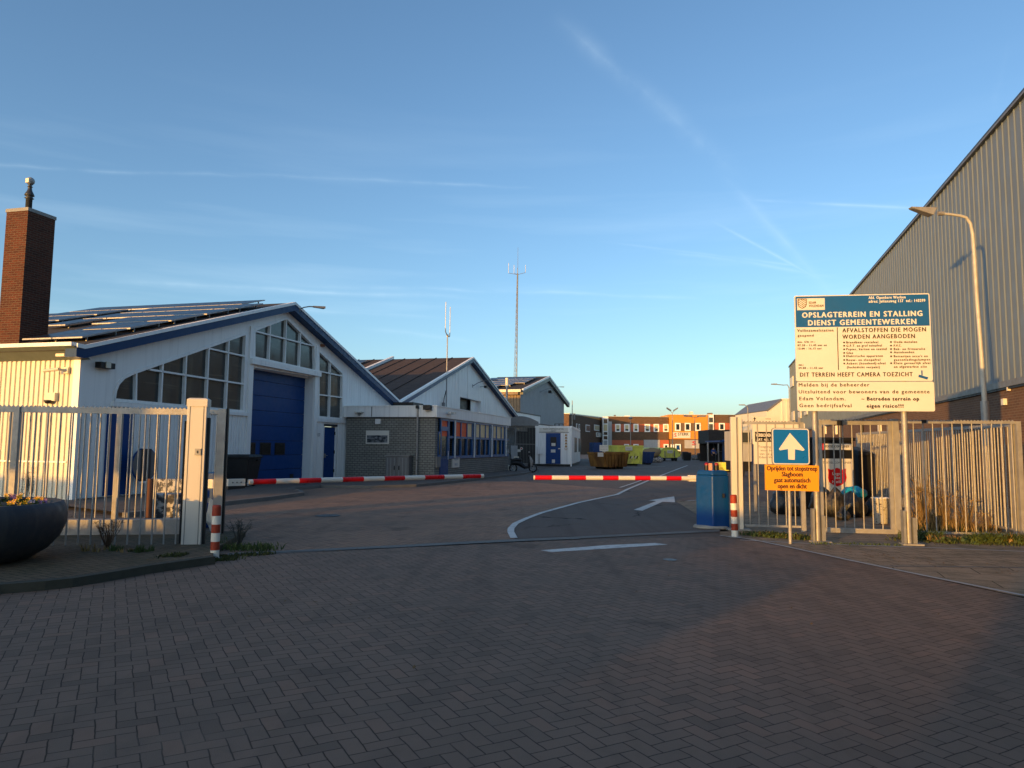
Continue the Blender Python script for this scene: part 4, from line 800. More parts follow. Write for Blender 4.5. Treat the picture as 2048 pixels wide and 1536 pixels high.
def line(b, t, px, py, pxe, capx, m, y=Y0 - .0055, bold=0.0):  # baseline start pixel, end x pixel, cap height in pixels
    x, z = bil(px, py); xe, _ = bil(pxe, py); b.text(t, x, z, capx * 12.6 / FPX, y, m, width=xe - x, bold=max(bold, .0022), sp=1.22)
b = MB()
line(b, 'OPSLAGTERREIN EN STALLING', 1602, 640.5, 1840, 10.5, SIGNWHITE, bold=.006); line(b, 'DIENST GEMEENTEWERKEN', 1614, 655.5, 1828, 10.5, SIGNWHITE, bold=.006)
line(b, 'Afd. Openbare Werken', 1734, 600.2, 1807, 5.6, SIGNWHITE, bold=.003); line(b, 'adres: Julianaweg 137  tel.: 140299', 1734, 607.5, 1846, 5.6, SIGNWHITE, bold=.003)
b.build('header_lettering', sg)
GB = paint('lettering_grey', (.04, .032, .02), .6, var=.1)
b = MB(); t0, t1 = bil(1592, 626), bil(1646.5, 600.5); b.prism([(t0[0], t0[1]), (t1[0], t0[1]), (t1[0], t1[1]), (t0[0], t1[1])], Y0 - .006, Y0 - .0035, SIGNWHITE, back=False)
sh0, sh1 = bil(1594, 622.5), bil(1610, 603.5); sw_, shh = sh1[0] - sh0[0], sh1[1] - sh0[1]
S_ = lambda u, v: (sh0[0] + u * sw_, sh0[1] + v * shh)
out = [S_(0, 1), S_(0, .4), S_(.12, .18), S_(.5, 0), S_(.88, .18), S_(1, .4), S_(1, 1)]; SHB = paint('crest_brown', (.16, .09, .03), .6)
b.outline(out, .012, Y0 - .010, Y0 - .006, SHB)
for (u0, v0, u1, v1) in ((.05, .92, .95, .35), (.05, .70, .88, .20), (.05, .46, .72, .10), (.35, .95, .95, .58), (.65, .95, .95, .78)): b.bar(S_(u0, v0), S_(u1, v1), .010, Y0 - .009, Y0 - .006, SHB)
line(b, 'EDAM', 1615.5, 612.8, 1629, 4.6, SHB, y=Y0 - .0085); line(b, 'VOLENDAM', 1615.5, 619.2, 1644, 4.6, SHB, y=Y0 - .0085); b.build('crest_panel', sg)
b = MB()
line(b, 'Vuilinzamelstation', 1592, 668.5, 1663.5, 5.4, GB, bold=.001); line(b, 'geopend', 1592.5, 678, 1624, 4.6, GB, bold=.001)
line(b, 'mo. t/m vr.:', 1592.5, 690, 1627, 4, GB); line(b, '07.30 - 11.45 uur en', 1592.5, 696.8, 1650, 3.8, GB); line(b, '13.00 - 16.15 uur', 1593, 703.3, 1640, 3.8, GB)
line(b, 'zat.:', 1594, 735, 1604, 3.8, GB); line(b, '09.00 - 11.45 uur', 1594, 741.4, 1642.5, 3.8, GB)
line(b, 'AFVALSTOFFEN DIE MOGEN', 1681.5, 667.5, 1847, 8.3, GB, bold=.003); line(b, 'WORDEN AANGEBODEN', 1681.5, 680.3, 1825, 8.3, GB, bold=.003)
for t, y_, xe in (('Brandbaar restafval', 689.3, 1752), ('G.F.T. en grof tuinafval', 696, 1759), ('Papier, karton en textiel', 702.8, 1769), ('Glas', 710, 1702), ('Elektrische apparaten', 716.3, 1761), ('Bouw- en sloopafval', 724, 1756), ('Asbest (houdend)-afval', 731, 1766)):
    line(b, t, 1689, y_, xe, 4.3, GB); x, z = bil(1684.5, y_ - 2); b.cyl((x, Y0 - .006, z), (x, Y0 - .0035, z), .016, GB, n=10)
line(b, '(luchtdicht verpakt)', 1690, 738.5, 1755, 4.3, GB)
for t, y_, xe, dot in (('Oude metalen', 686.5, 1829, 1), ('P.V.C.', 693.8, 1798, 1), ('Bak- en frituurolie', 700.6, 1845, 1), ("Autobanden", 707, 1823, 1), ("Batterijen accu's en", 715, 1850, 1), ('gasontladingslampen', 722, 1855, 0), ('Klein gevaarlijk afval', 728.8, 1855, 1), ('en afgewerkte olie', 736, 1848, 0)):
    line(b, t, 1783, y_, xe, 4.3, GB)
    if dot: x, z = bil(1777.5, y_ - 2); b.cyl((x, Y0 - .006, z), (x, Y0 - .0035, z), .016, GB, n=10)
line(b, 'DIT TERREIN HEEFT CAMERA TOEZICHT', 1597, 756.5, 1820, 8.2, GB, bold=.003)
p, q = bil(1671, 658), bil(1673.5, 742); b.box(p[0] - .005, p[0] + .007, Y0 - .006, Y0 - .003, q[1], p[1], GB)
b.build('lettering', sg)
b = MB(); c = bil(1836, 750); b.prism([(c[0] - .03, c[1] + .012), (c[0] + .12, c[1] - .035), (c[0] + .10, c[1] - .075), (c[0] - .04, c[1] - .03)], Y0 - .007, Y0 - .003, HDRBLUE, back=False); b.box(c[0] + .01, c[0] + .03, Y0 - .0065, Y0 - .003, c[1], c[1] + .085, HDRBLUE); b.build('camera_symbol', sg)
b = MB()
for t, x_, y_, xe, h_, bo, yy in (('Melden bij de beheerder', 1594, 776, 1734, 7, .002, 0), ('Uitsluitend voor bewoners van de gemeente', 1594, 789.5, 1853, 7, .002, 0), ('Edam Volendam.', 1595, 803, 1686.5, 7, .002, 0), ('Geen bedrijfsafval', 1595, 816.5, 1698, 7, .002, 0), ('~ Betreden terrein op', 1718, 802, 1832, 7, .005, 1), ('eigen risico!!!', 1728.5, 816, 1801, 7, .005, 1)):
    line(b, t, x_, y_, xe, h_, INK if yy else GB, y=Y0 - .0085, bold=bo)
b.build('lower_lettering', sg)
for k, xq in enumerate((0.0, FS.len)):
    for z in (ZB + .3, ZT - .5): b = MB(); b.box(xq - .06, xq + .06, Y0 + .028, .06, z, z + .03, GALV); b.build('clamp', sg)
# ================================================================ arrow sign with orange plate
FA = Frame(P2(1581, 1088), (P2(1581, 1088)[0] + 1, P2(1581, 1088)[1] - .02)); sa = froot('arrow_sign', FA, 'square blue sign with white upward arrow above an orange text plate, on a slim post', 'sign')
b = MB(); b.cyl((0, 0, 0), (0, 0, FA(1578, 856)[1] - .02), .030, GALV, n=16); b.build('post', sa)
p, q = FA(1540.5, 856), FA(1617.5, 930); cx = (p[0] + q[0]) / 2; w_ = q[0] - p[0]; h_ = p[1] - q[1]; cz = (p[1] + q[1]) / 2
b = MB(); b.prism(rrect(p[0], q[0], q[1], p[1], .05), -.06, -.035, GREYMET); b.prism(rrect(p[0] + .008, q[0] - .008, q[1] + .008, p[1] - .008, .045), -.063, -.0605, SIGNWHITE, back=False); b.prism(rrect(p[0] + .026, q[0] - .026, q[1] + .026, p[1] - .026, .03), -.066, -.0635, SIGNBLUE, back=False); b.build('sign_plate', sa)
b = MB(); ar = [(1577, 866), (1606, 899), (1603.5, 901.5), (1587, 898.5), (1586.5, 919.5), (1574, 919), (1573, 898), (1557, 900.5), (1555, 898)]; b.prism([(FA(*t)) for t in ar], -.070, -.0665, SIGNWHITE, back=False); b.build('arrow', sa)
p, q = FA(1527, 929), FA(1634.5, 982); b = MB(); b.prism([FA(1527, 929), FA(1634, 931), FA(1634.5, 982.5), FA(1528, 979.5)], -.075, -.05, ORANGE); b.build('text_plate', sa)
b = MB()
for t, x_, y_, xe in (('Oprijden tot stopstreep', 1531, 940.5, 1631, ), ('Slagboom', 1560.5, 952.5, 1602), ('gaat automatisch', 1545, 964, 1617), ('open en dicht', 1552.5, 976, 1610)):
    a_, c_ = FA(x_, y_), FA(xe, y_); b.text(t, a_[0], a_[1], .080, -.0765, paint('lettering_brown', (.05, .015, .01), .6) if 'LB' not in globals() else LB, width=c_[0] - a_[0], bold=.004)
b.build('lettering', sa)
for z in (FA(1577, 870)[1], FA(1577, 960)[1]): b = MB(); b.box(-.09, .09, -.05, .035, z, z + .03, GALV); b.build('clamp', sa)
# ================================================================ entrance notices behind the fence
FN = Frame((P2(1508, 968)[0] * 18.5 / P2(1508, 968)[1], 18.5), (P2(1508, 968)[0] * 18.5 / P2(1508, 968)[1] + 1, 18.5)); sn = froot('entrance_notice', FN, 'cream entrance notices with dark VERBODEN board, behind the fence left of the arrow sign', 'sign')
b = MB(); 
for pxx in (1509.5, 1600): x = FN(pxx, 900)[0]; b = MB(); b.box(x - .03, x + .03, 0, .05, 0, FN(1509, 834)[1], GALV); b.build('post', sn)
def npl(b, x0, y0, x1, y1, d, m): p, q = FN(x0, y0), FN(x1, y1); b.box(p[0], q[0], -d, -d + .012, q[1], p[1], m)
b = MB(); npl(b, 1504, 833, 1560, 843.5, .03, SIGNWHITE); npl(b, 1504, 846, 1610, 889, .02, SIGNWHITE); npl(b, 1507, 884, 1610, 929, .035, SIGNWHITE); b.build('panel', sn)
b = MB(); npl(b, 1509, 863.5, 1570, 884, .04, BLACK); x, z = FN(1510.5, 873.5); x1 = FN(1566, 873)[0]; b.text('VERBODEN TOEGANG', x, z, .085, -.042, SIGNWHITE, width=FN(1586, 873)[0] - x, bold=.004) if 0 else b.text('VERBODEN', x, z, .085, -.042, SIGNWHITE, width=FN(1542, 873)[0] - x, bold=.004); x, z = FN(1512, 881.5); b.text('ART. 461, WETB.', x, z, .06, -.042, SIGNWHITE, width=FN(1557, 873)[0] - x, bold=.003); b.build('prohibition_board', sn)
b = MB()
for t, x_, y_, xe in (('Toegang alleen', 1515, 895.3, 1560), ('voor bewoners', 1520, 902.5, 1568), ('van de gemeente', 1518, 909.5, 1570), ('Edam-Volendam', 1518, 916.3, 1566)): a_, c_ = FN(x_, y_), FN(xe, y_); b.text(t, a_[0], a_[1], .055, -.037, GB, width=c_[0] - a_[0])
u = FN(1508.5, 842); b.prism([(u[0] - .04, u[1] + .05), (u[0] + .04, u[1] + .05), (u[0], u[1] + .10)], -.034, -.031, INK, back=False); b.box(u[0] - .012, u[0] + .012, -.034, -.031, u[1], u[1] + .05, INK); u = FN(1530, 839); b.text('WERF', u[0], u[1], .03, -.032, INK, width=.14)
b.build('lettering', sn)
# ================================================================ barriers
def barrier_arm(root, p, q, r, cuts, name='boom'):   # cuts: list of (fraction, material)
    b = MB(); p = Vector(p); q = Vector(q)
    for (f0, m), (f1, _) in zip(cuts, cuts[1:]): b.cyl(p.lerp(q, f0), p.lerp(q, f1), r, m, n=20, caps=False)
    b.cyl(p, p.lerp(q, .001), r, cuts[0][1], n=20); b.cyl(p.lerp(q, .999), q, r, SIGNWHITE, n=20)
    return b.build(name, root)
ZBM = .98
PL_, QL_ = at(497, 964, .87), at(966, 952, .87); BMRED = paint('boom_red', (.62, .005, .008), .35, var=.1)
def frac(P, Q, px, py):
    best = min(range(0, 1001), key=lambda i: abs(proj(P.lerp(Q, i / 1000))[0] - px)); return best / 1000
def proj(P): v = Vector(P) - CAM; w = v.dot(_F); return (1024 + FPX * v.dot(_R) / w, 768 - FPX * v.dot(_U) / w)
cl_ = [(0, SIGNWHITE)] + [(frac(PL_, QL_, x, 0), [BMRED, SIGNWHITE][i % 2]) for i, x in enumerate((505, 551, 597, 641, 684, 726, 767, 808, 848, 887, 924, 960))] + [(1, SIGNWHITE)]
cabp = at(421, 1056); BL = empty('barrier', (cabp.x, cabp.y + .15, 0), 0, 'left barrier with long red and white boom reaching right from a blue cabinet', 'barrier', 'red and white barriers at the entrance')
def W2L(o, P): return tuple(Vector(P) - Vector(o.location))
barrier_arm(BL, W2L(BL, PL_), W2L(BL, QL_), .052, cl_)
dB = (QL_ - PL_).normalized(); pb = PL_ - dB * .40
b = MB(); a_ = Vector(W2L(BL, pb)); c_ = Vector(W2L(BL, PL_ + dB * -.08)); n_ = Vector((-dB.y, dB.x, 0)) * .045; u_ = Vector((0, 0, .065))
b.hull8([tuple(a_ - n_ - u_), tuple(c_ - n_ - u_), tuple(c_ + n_ - u_), tuple(a_ + n_ - u_)], [tuple(a_ - n_ + u_), tuple(c_ - n_ + u_), tuple(c_ + n_ + u_), tuple(a_ + n_ + u_)], SIGNWHITE)
for f in (.25, .5, .75): z = a_.lerp(c_, f) - n_; b.cyl(tuple(z), tuple(z - n_ * .3), .014, GREYMET, n=10)
b.build('bracket', BL)
b = MB(); a2, c2 = a_ - u_ * 1.0, c_ - u_ * 1.0; b.hull8([tuple(a2 - n_ - Vector((0, 0, .07))), tuple(c2 - n_ - Vector((0, 0, .05))), tuple(c2 + n_ - Vector((0, 0, .05))), tuple(a2 + n_ - Vector((0, 0, .07)))], [tuple(a2 - n_), tuple(c2 - n_), tuple(c2 + n_), tuple(a2 + n_)], BLACK); b.build('counterweight', BL)
zc = (Frame((cabp.x, cabp.y), (cabp.x + 1, cabp.y)))(420, 945)[1]
b = MB(); b.box(-.13, .06, -.13, .20, 0, zc, BOXBLUE); b.build('cabinet', BL, bevel=.02); b = MB(); b.box(-.134, .064, -.134, .1, zc - .30, zc - .13, SIGNWHITE); b.build('reflector', BL)
BRp = at(1427, 1058); BRf = Frame((BRp.x, BRp.y), (BRp.x + 1, BRp.y - .1)); BR = empty('barrier', (BRp.x, BRp.y, 0), 0, 'right barrier with shorter red and white boom fixed to a broad blue cabinet', 'barrier', 'red and white barriers at the entrance')
PR, QR = at(1453, 957, ZBM), at(1067.5, 955, ZBM)
mR = [BMRED, SIGNWHITE]; cr = [(0, SIGNWHITE)] + [(frac(PR, QR, x, 0), [BMRED, SIGNWHITE][i % 2]) for i, x in enumerate((1362, 1332, 1300, 1269, 1236, 1205, 1171, 1137, 1103, 1069.5))] + [(1, SIGNWHITE)]
barrier_arm(BR, W2L(BR, PR), W2L(BR, QR), .047, cr)
dR = (QR - PR).normalized(); a_ = Vector(W2L(BR, PR)); c_ = Vector(W2L(BR, at(1377, 956.5, ZBM))); n_ = Vector((-dR.y, dR.x, 0)) * .055; u_ = Vector((0, 0, .062))
b = MB(); b.hull8([tuple(a_ + n_ - u_), tuple(c_ + n_ - u_), tuple(c_ - n_ - u_), tuple(a_ - n_ - u_)][::-1], [tuple(a_ + n_ + u_), tuple(c_ + n_ + u_), tuple(c_ - n_ + u_), tuple(a_ - n_ + u_)][::-1], CREAM)
for f in (.12, .62, .72, .82):
    z = a_.lerp(c_, f); s_ = 1 if (z + n_).y < (z - n_).y else -1; z = z + n_ * s_; b.cyl(tuple(z), tuple(z + n_ * s_ * .2), .016, GREYMET, n=10)
b.build('bracket', BR)
zt_ = BRf(1427, 941)[1]; xl_, xr_ = BRf(1401, 1050)[0], BRf(1463, 1050)[0]
cp = []                                              # cabinet: two faces meeting at an edge, top edges rounded
b = MB(); fa = [(-.36, .34, 0), (0, 0, 0), (.40, .06, 0), (.16, .60, 0)]
fa = [(-.27, .30), (0, 0), (.36, .10), (.10, .48)]
b.hull8([(x, y, 0) for x, y in fa], [(x, y, zt_ - .10) for x, y in fa], BOXBLUE); ins = [((x - .05) * .86 + .05, (y - .22) * .86 + .22) for x, y in fa]; b.hull8([(x, y, zt_ - .10) for x, y in fa], [(x, y, zt_) for x, y in ins], BOXBLUE); b.build('cabinet', BR, bevel=.025)
b = MB(); b.box(.20, .24, .02, .08, .62, .70, BLACK); b.build('lock', BR)
b = MB(); b.box(-.04, .02, .10, .16, zt_, zt_ + .14, paint('salmon', (.7, .32, .2), .5)); b.build('key_post', BR)
for x in (-.06, .14): b = MB(); b.cyl((x, .22, zt_), (x, .22, zt_ + .10), .05, BLACK, n=14); b.lathe([(.04, .08), (.045, .12), (.03, .15), (0, .155)], (x, .22, zt_), paint('beacon_red', (.25, .01, .01), .3), n=14); b.build('beacon', BR)
b = MB(); b.lathe([(0, .0), (.36, .0), (.38, .02), (.35, .06), (.2, .07), (0, .07)], (.04, .27, -.01), CONC, n=22, sy=.8); b.build('plinth', BR)
# ================================================================ bollards
TERR = paint('bollard_red', (.30, .035, .012), .6, var=.3)
def bollard(px, py, pyt, label, tilt=0):
    p = at(px, py); f_ = Frame((p.x, p.y), (p.x + 1, p.y)); h = f_(px, pyt)[1]; r = .060
    o = empty('bollard', (p.x, p.y, 0), 0, label, 'bollard', 'red and white bollards at the entrance'); o.rotation_euler = (0, tilt, 0)
    b = MB(); n = 6; pr = []; zz = [0, .10, .24, .38, .52, .64, .78, .90, h - .04]; z0 = 0; k = (h - .03) / 6
    for i in range(6):
        b.lathe([(r, i * k), (r, (i + 1) * k)], (0, 0, 0), [SIGNWHITE, TERR][i % 2], n=24)
    b.lathe([(r, h - .03), (r * .93, h - .008), (r * .8, h), (0, h)], (0, 0, 0), TERR, n=24); b.build('post', o)
    b = MB(); b.lathe([(r + .005, k * .0), (r + .004, k * .02), (r + .03, .0)], (0, 0, 0.0), CONC, n=20); b.lathe([(0, .012), (r + .05, .012), (r + .06, 0)], (0, 0, 0), CONC, n=20); b.build('base', o)
bollard(429, 1117, 1010, 'red and white striped bollard at the left gate pillar')
bollard(1470, 1074, 989.5, 'red and white striped bollard at the right gate pillar', -.02)
b = MB(); p = at(418, 1075); P_ = [(-.05, 0, .52), (.02, -.02, .62), (.09, 0, .44), (.06, .01, .22), (.0, -.02, .16), (-.05, 0, .24), (-.02, .02, .1)]
b.add([(-.02, 0, .66), (.06, .01, .62), (.08, -.03, .42), (.05, 0, .22), (.03, -.02, .10), (-.03, .02, .20), (-.08, -.02, .30), (-.05, 0, .45)], [(0, 1, 2, 7), (7, 2, 3, 6), (6, 3, 4, 5)], SIGNWHITE)
b.add([(-.02, .02, .66), (.06, .03, .62), (.08, -.01, .42), (.05, .02, .22), (.03, .0, .10), (-.03, .04, .20), (-.08, .0, .30), (-.05, .02, .45)], [(0, 7, 2, 1), (7, 6, 3, 2), (6, 5, 4, 3)], SIGNWHITE)
o = b.build('cloth'); o.location = (p.x, p.y, 0); tag(o, 'white rag hanging beside the left bollard', 'rag')
# ================================================================ left gate: pillar, fence, sliding leaf
FL = Frame(at(0, 1104), at(372, 1100)); pz = FL(393, 796)[1]
gpil = froot('gate_pillar', Frame(FL.w(FL(362, 1100)[0], -.03), FL.w(9, -.03)), 'broad white steel gate pillar left of the entrance, lit above and shaded below', 'pillar')
pw = FL(401, 1100)[0] - FL(362, 1100)[0]
b = MB(); b.box(0, pw, 0, .20, 0, pz - .06, PILLAR); b.box(.035, .045, -.006, 0, 0, pz - .06, GREYMET); b.box(pw - .045, pw - .035, -.006, 0, 0, pz - .06, GREYMET); b.build('post', gpil, bevel=.006)
b = MB(); b.box(-.01, pw + .01, -.012, .21, pz - .13, pz - .02, PILLAR); b.hull8([(-.01, -.012, pz - .02), (pw + .01, -.012, pz - .02), (pw + .01, .21, pz - .02), (-.01, .21, pz - .02)], [(.02, .02, pz), (pw - .02, .02, pz), (pw - .02, .18, pz), (.02, .18, pz)], PILLAR); b.build('cap', gpil)
b = MB(); b.box(pw * .5, pw * .82, -.02, 0, 1.42, 1.52, GALV); b.box(pw * .62, pw * .68, -.026, -.02, 1.45, 1.49, BLACK); lk = b.build('lock_plate', gpil)
b = MB(); b.box(pw + .0, pw + .045, .06, .10, .05, pz - .30, BLACK); b.box(-.06, 0, .1, .18, .0, pz - .35, BLACK); b.build('guide', gpil)
def serrated(b, x0, x1, z, y0, y1, m, pitch=.06, h=.025):
    x = x0
    while x < x1 - pitch: b.prism([(x, z), (x + pitch * .9, z), (x + pitch * .45, z + h)], y0, y1, m); x += pitch
def fence(fr, x0, x1, zb, zt, y, label, pitch=.125, r=.0125, rail=.05, group='fences at the entrance', serr=True, posts=(), bot=True, m=GALV, name='bar_fence', cat='fence', off=0.0):
    root = froot(name, Frame(fr.w(x0, y), fr.w(x1, y)), label, cat, group); L = x1 - x0
    b = MB(); b.box(0, L, -.02, .02, zt - rail, zt, m)
    if serr: serrated(b, 0, L, zt, -.003, .003, m)
    b.build('top_rail', root)
    if bot: b = MB(); b.box(0, L, -.018, .018, zb, zb + .04, m); b.build('bottom_rail', root)
    k = pitch * .6 + off; n = 0
    while k < L - .03 and n < 99: b = MB(); b.cyl((k, 0, zb + .002), (k, 0, zt - rail + .002), r, m, n=8, caps=False); b.build('bar', root); k += pitch; n += 1
    for px_ in posts: b = MB(); b.box(px_ - .04, px_ + .04, -.04, .04, 0, zt + .0, m); b.build('post', root)
    return root
zr = (FL(60, 815)[1] + FL(360, 822)[1]) / 2 + .02
fence(FL, -3.0, FL(366, 1000)[0], .06, zr, .03, 'galvanised bar fence behind the dark planter, left of the gate pillar', pitch=(FL(340, 960)[0] - FL(145, 960)[0]) / 8, r=.0125, rail=.085, posts=(3.0 + FL(24, 960)[0],), bot=False)
FG = Frame(FL.w(0, 1.35), FL.w(9, 1.35)); gx1 = FG(437, 1000)[0]
sg_ = fence(FG, -2.0, gx1, .35, FG(430, 822)[1] + .02, 0, 'white sliding gate leaf parked behind the left fence, with deep bottom beam', pitch=.155, r=.0125, rail=.07, serr=False, bot=False, name='sliding_gate', cat='gate', posts=(2.0 + FG(231, 1000)[0],))
b = MB(); b.box(1.5, 2 + gx1 - .3, -.09, .09, .06, .33, GALV); b.build('bottom_beam', sg_)
b = MB(); x = 2 + FG(430, 1000)[0]; b.box(x, x + .13, -.06, .06, 0, FG(437, 818)[1], GALV); b.box(x + .13, x + .165, -.03, .03, .05, FG(437, 818)[1] + .02, BLACK); b.build('end_post', sg_)
# planter
pc = at(-14, 1124); pcx, pcy = -6.86, 9.22
pl_ = empty('planter', (pcx, pcy, .085), 0, 'big dark round planter with yellow and purple pansies at the left edge', 'planter')
PLM = paint('planter_dark', (.032, .036, .044), .55, var=.5, sc=3, streak=.4, bump=.15)
b = MB(); b.lathe([(0, .0), (.58, .0), (.66, .02), (.84, .13), (.97, .28), (1.04, .46), (1.045, .58), (1.02, .68), (.985, .735), (.96, .74), (.93, .72), (.90, .60)], (0, 0, 0), PLM, n=64); b.build('bowl', pl_)
b = MB(); b.lathe([(.905, .66), (.5, .70), (0, .71)], (0, 0, 0), SOIL, n=32); b.build('soil', pl_)
LEAF = paint('leaf_green', (.045, .075, .018), .7, var=.6, sc=9); YEL = paint('yellow_petal', (.75, .42, .01), .6, var=.2); PUR = paint('purple_petal', (.22, .12, .30), .6, var=.5, sc=20); WHP = paint('pale_petal', (.5, .42, .5), .6)
def leafy(b, c, r, h, n, m, s=.03, rng=random):
    for _ in range(n):
        a = rng.uniform(0, 6.28); q = r * math.sqrt(rng.random()); x, y, z = c[0] + q * math.cos(a), c[1] + q * math.sin(a), c[2] + rng.random() * h * (1 - .5 * q / max(r, 1e-3))
        d = Vector((rng.uniform(-1, 1), rng.uniform(-1, 1), rng.uniform(-.3, 1))).normalized(); e = d.orthogonal().normalized() * s * .5; d = d * s
        p = Vector((x, y, z)); b.add([tuple(p - d * .1 ), tuple(p + d * .5 + e), tuple(p + d), tuple(p + d * .5 - e)], [(0, 1, 2, 3)], m)
for i in range(60):
    a = random.uniform(0, 6.28); q = .88 * math.sqrt(random.random()); x, y = q * math.cos(a), q * math.sin(a)
    col = random.choice([YEL, YEL, PUR, PUR, WHP]); o = empty('pansy', (x, y, .68), 0); o.parent = pl_
    b = MB(); leafy(b, (0, 0, -.02), .07, .06, 26, LEAF, .04); b.build('leaves', o)
    b = MB()
    for _ in range(3):
        fx, fy, fz = random.uniform(-.05, .05), random.uniform(-.05, .05), random.uniform(.05, .10)
        for k in range(5): t = k * 1.257; b.add([(fx, fy, fz), (fx + .022 * math.cos(t), fy - .01, fz + .022 * math.sin(t)), (fx + .034 * math.cos(t + .4), fy - .005, fz + .034 * math.sin(t + .4)), (fx + .022 * math.cos(t + .9), fy + .005, fz + .022 * math.sin(t + .9))], [(0, 1, 2, 3)], col)
    b.build('petals', o)
# objects behind the left fence
_x = A2(290, 928)[0]; DS = Frame(A2.w(_x), A2.w(_x + 1)); ds = froot('round_sign', DS, 'large round blue-rimmed disc with a dark upright board, beside the near workshop door', 'sign')
zc = DS(290, 929)[1]; R_ = .5
b = MB(); b.cyl((0, .0, zc), (0, .04, zc), R_, BOXBLUE, n=40); b.cyl((0, -.01, zc), (0, 0, zc), R_ * .94, GREYMET, n=40); b.build('disc', ds)
b = MB(); b.box(-.16, .18, -.05, -.01, zc - .48, zc + .46, paint('dark_brown_board', (.05, .04, .04), .5)); b.box(-.18, .20, -.055, -.01, zc + .46, zc + .52, WHITE2); b.box(-.18, .20, -.055, -.01, zc - .54, zc - .48, WHITE2); b.build('board', ds)
b = MB(); b.cyl((.02, .05, .085), (.02, .05, zc), .035, GREYMET); b.build('post', ds)
STONE = NB('painted_stone'); sn_ = STONE.noise(9, 5, .7); STM = STONE.done(STONE.mix(STONE.ramp(sn_, .47, .56), (.06, .06, .065), (.52, .50, .46)), .85)
def block(px, py, sx, sy, sz, rz, label, z0=0.0, m=STM):
    p = at(px, py, z0); o = empty('concrete_block', (p.x, p.y, z0), rz, label, 'block', 'painted concrete blocks behind the fence')
    b = MB(); n = 5; 
    b.box(-sx / 2, sx / 2, -sy / 2, sy / 2, 0, sz, m); q = b.build('block', o, bevel=.03); bpy.data.objects.remove(o); q.location = (p.x, p.y, z0); q.rotation_euler = (0, 0, rz); q.name = 'concrete_block'; tag(q, label, 'block', 'painted concrete blocks behind the fence'); return q
block(330, 1058, .55, .5, .66, .2, 'tall speckled white concrete block behind the fence near the gate pillar')
block(360, 1058, .62, .5, .48, -.15, 'low speckled white concrete block nearest the gate pillar')
block(352, 1040, .8, .4, .86, .05, 'speckled white concrete block standing at the back of the three')
b = MB(); b.T = Matrix.Rotation(.3, 4, 'Z')
for i in range(5): b.box(-.2 + i * .07, -.1 + i * .09, -.1, .1, .0 + i * .02, .08 + i * .035, [REDP, BLACK, SIGNWHITE, REDP, GREYMET][i])
o = b.build('rubbish_heap'); p = at(347, 1058); o.location = (p.x + .1, p.y + .05, .50); tag(o, 'red and white rubbish lying on the speckled blocks', 'rubbish')
p = at(296, 1063); b = MB(); b.box(-.05, .05, -.05, .05, 0, .95, paint('rusty_post', (.12, .05, .03), .8)); o = b.build('short_post'); o.location = p; tag(o, 'short rusty post behind the left fence near the speckled blocks', 'post')
p = at(99, 1062); b = MB(); b.hull8([(-.35, -.2, 0), (.35, -.2, 0), (.3, .2, 0), (-.3, .2, 0)], [(-.30, -.15, .34), (-.1, -.15, .36), (-.1, .15, .36), (-.30, .15, .34)], CONC); o = b.build('stone_block'); o.location = p; tag(o, 'sloping grey concrete block behind the fence by the planter', 'block')
# large black bin
p = at(470, 974, .1); bn = empty('waste_bin', (p.x, p.y + .4, .1), -.15, 'large black wheeled waste bin in front of the blue roller door', 'waste bin')
BF = Frame((p.x, p.y), (p.x + 1, p.y)); zt_ = BF(470, 909)[1] - .1
b = MB(); b.hull8([(-.52, -.38, .14), (.46, -.38, .14), (.46, .38, .14), (-.52, .38, .14)], [(-.62, -.46, zt_ - .12), (.56, -.46, zt_ - .12), (.56, .46, zt_ - .12), (-.62, .46, zt_ - .12)], BLACK); b.build('body', bn, bevel=.03)
b = MB(); b.box(-.66, .60, -.50, .50, zt_ - .12, zt_ - .06, BLACK); b.hull8([(-.64, -.48, zt_ - .06), (.58, -.48, zt_ - .06), (.58, .48, zt_ - .06), (-.64, .48, zt_ - .06)], [(-.58, -.36, zt_), (.52, -.36, zt_), (.52, .4, zt_), (-.58, .4, zt_)], BLACK); b.build('lid', bn, bevel=.015)
b = MB(); b.cyl((.60, 0, zt_ - .2), (.68, 0, zt_ - .2), .04, BLACK); b.build('lifting_pin', bn)
for x in (-.42, .36):
    for y in (-.3, .3): b = MB(); b.cyl((x, y - .03, .08), (x, y + .03, .08), .08, BLACK, n=16); b.build('wheel', bn)
# ================================================================ right gate, fence and posts
FR = Frame(P2(1475, 1060), P2(2045, 1075))
def rx(px, py=960): return FR(px, py)[0]
rp = froot('gate_pillar', Frame(FR.w(rx(1462), -.1), FR.w(9, -.1)), 'tall narrow cream gate pillar with grooves right of the blue barrier cabinet', 'pillar')
pz2 = FR(1470, 834)[1]; pw2 = rx(1486) - rx(1462)
b = MB(); b.box(0, pw2 * .46, 0, .14, 0, pz2, PILLAR); b.box(pw2 * .46, pw2 * .62, .03, .13, 0, pz2 - .01, GALV); b.box(pw2 * .62, pw2 * .92, 0, .14, 0, pz2, PILLAR); b.box(pw2 * .92, pw2, .04, .1, .1, pz2 - .05, GREYMET); b.build('post', rp, bevel=.004)
b = MB(); b.box(-.1, pw2 + .12, -.05, .25, 0, .03, CONC); b.build('foot', rp)
zrt, zrb = FR(1540, 844)[1], FR(1540, 1054)[1]
fence(FR, rx(1488), rx(1600), zrb, zrt, 0, 'bar fence panel with serrated top between right pillar and arrow sign', pitch=rx(1521) - rx(1503), posts=(rx(1605) - rx(1488),), rail=.045)
zg = FR(1710, 841)[1]
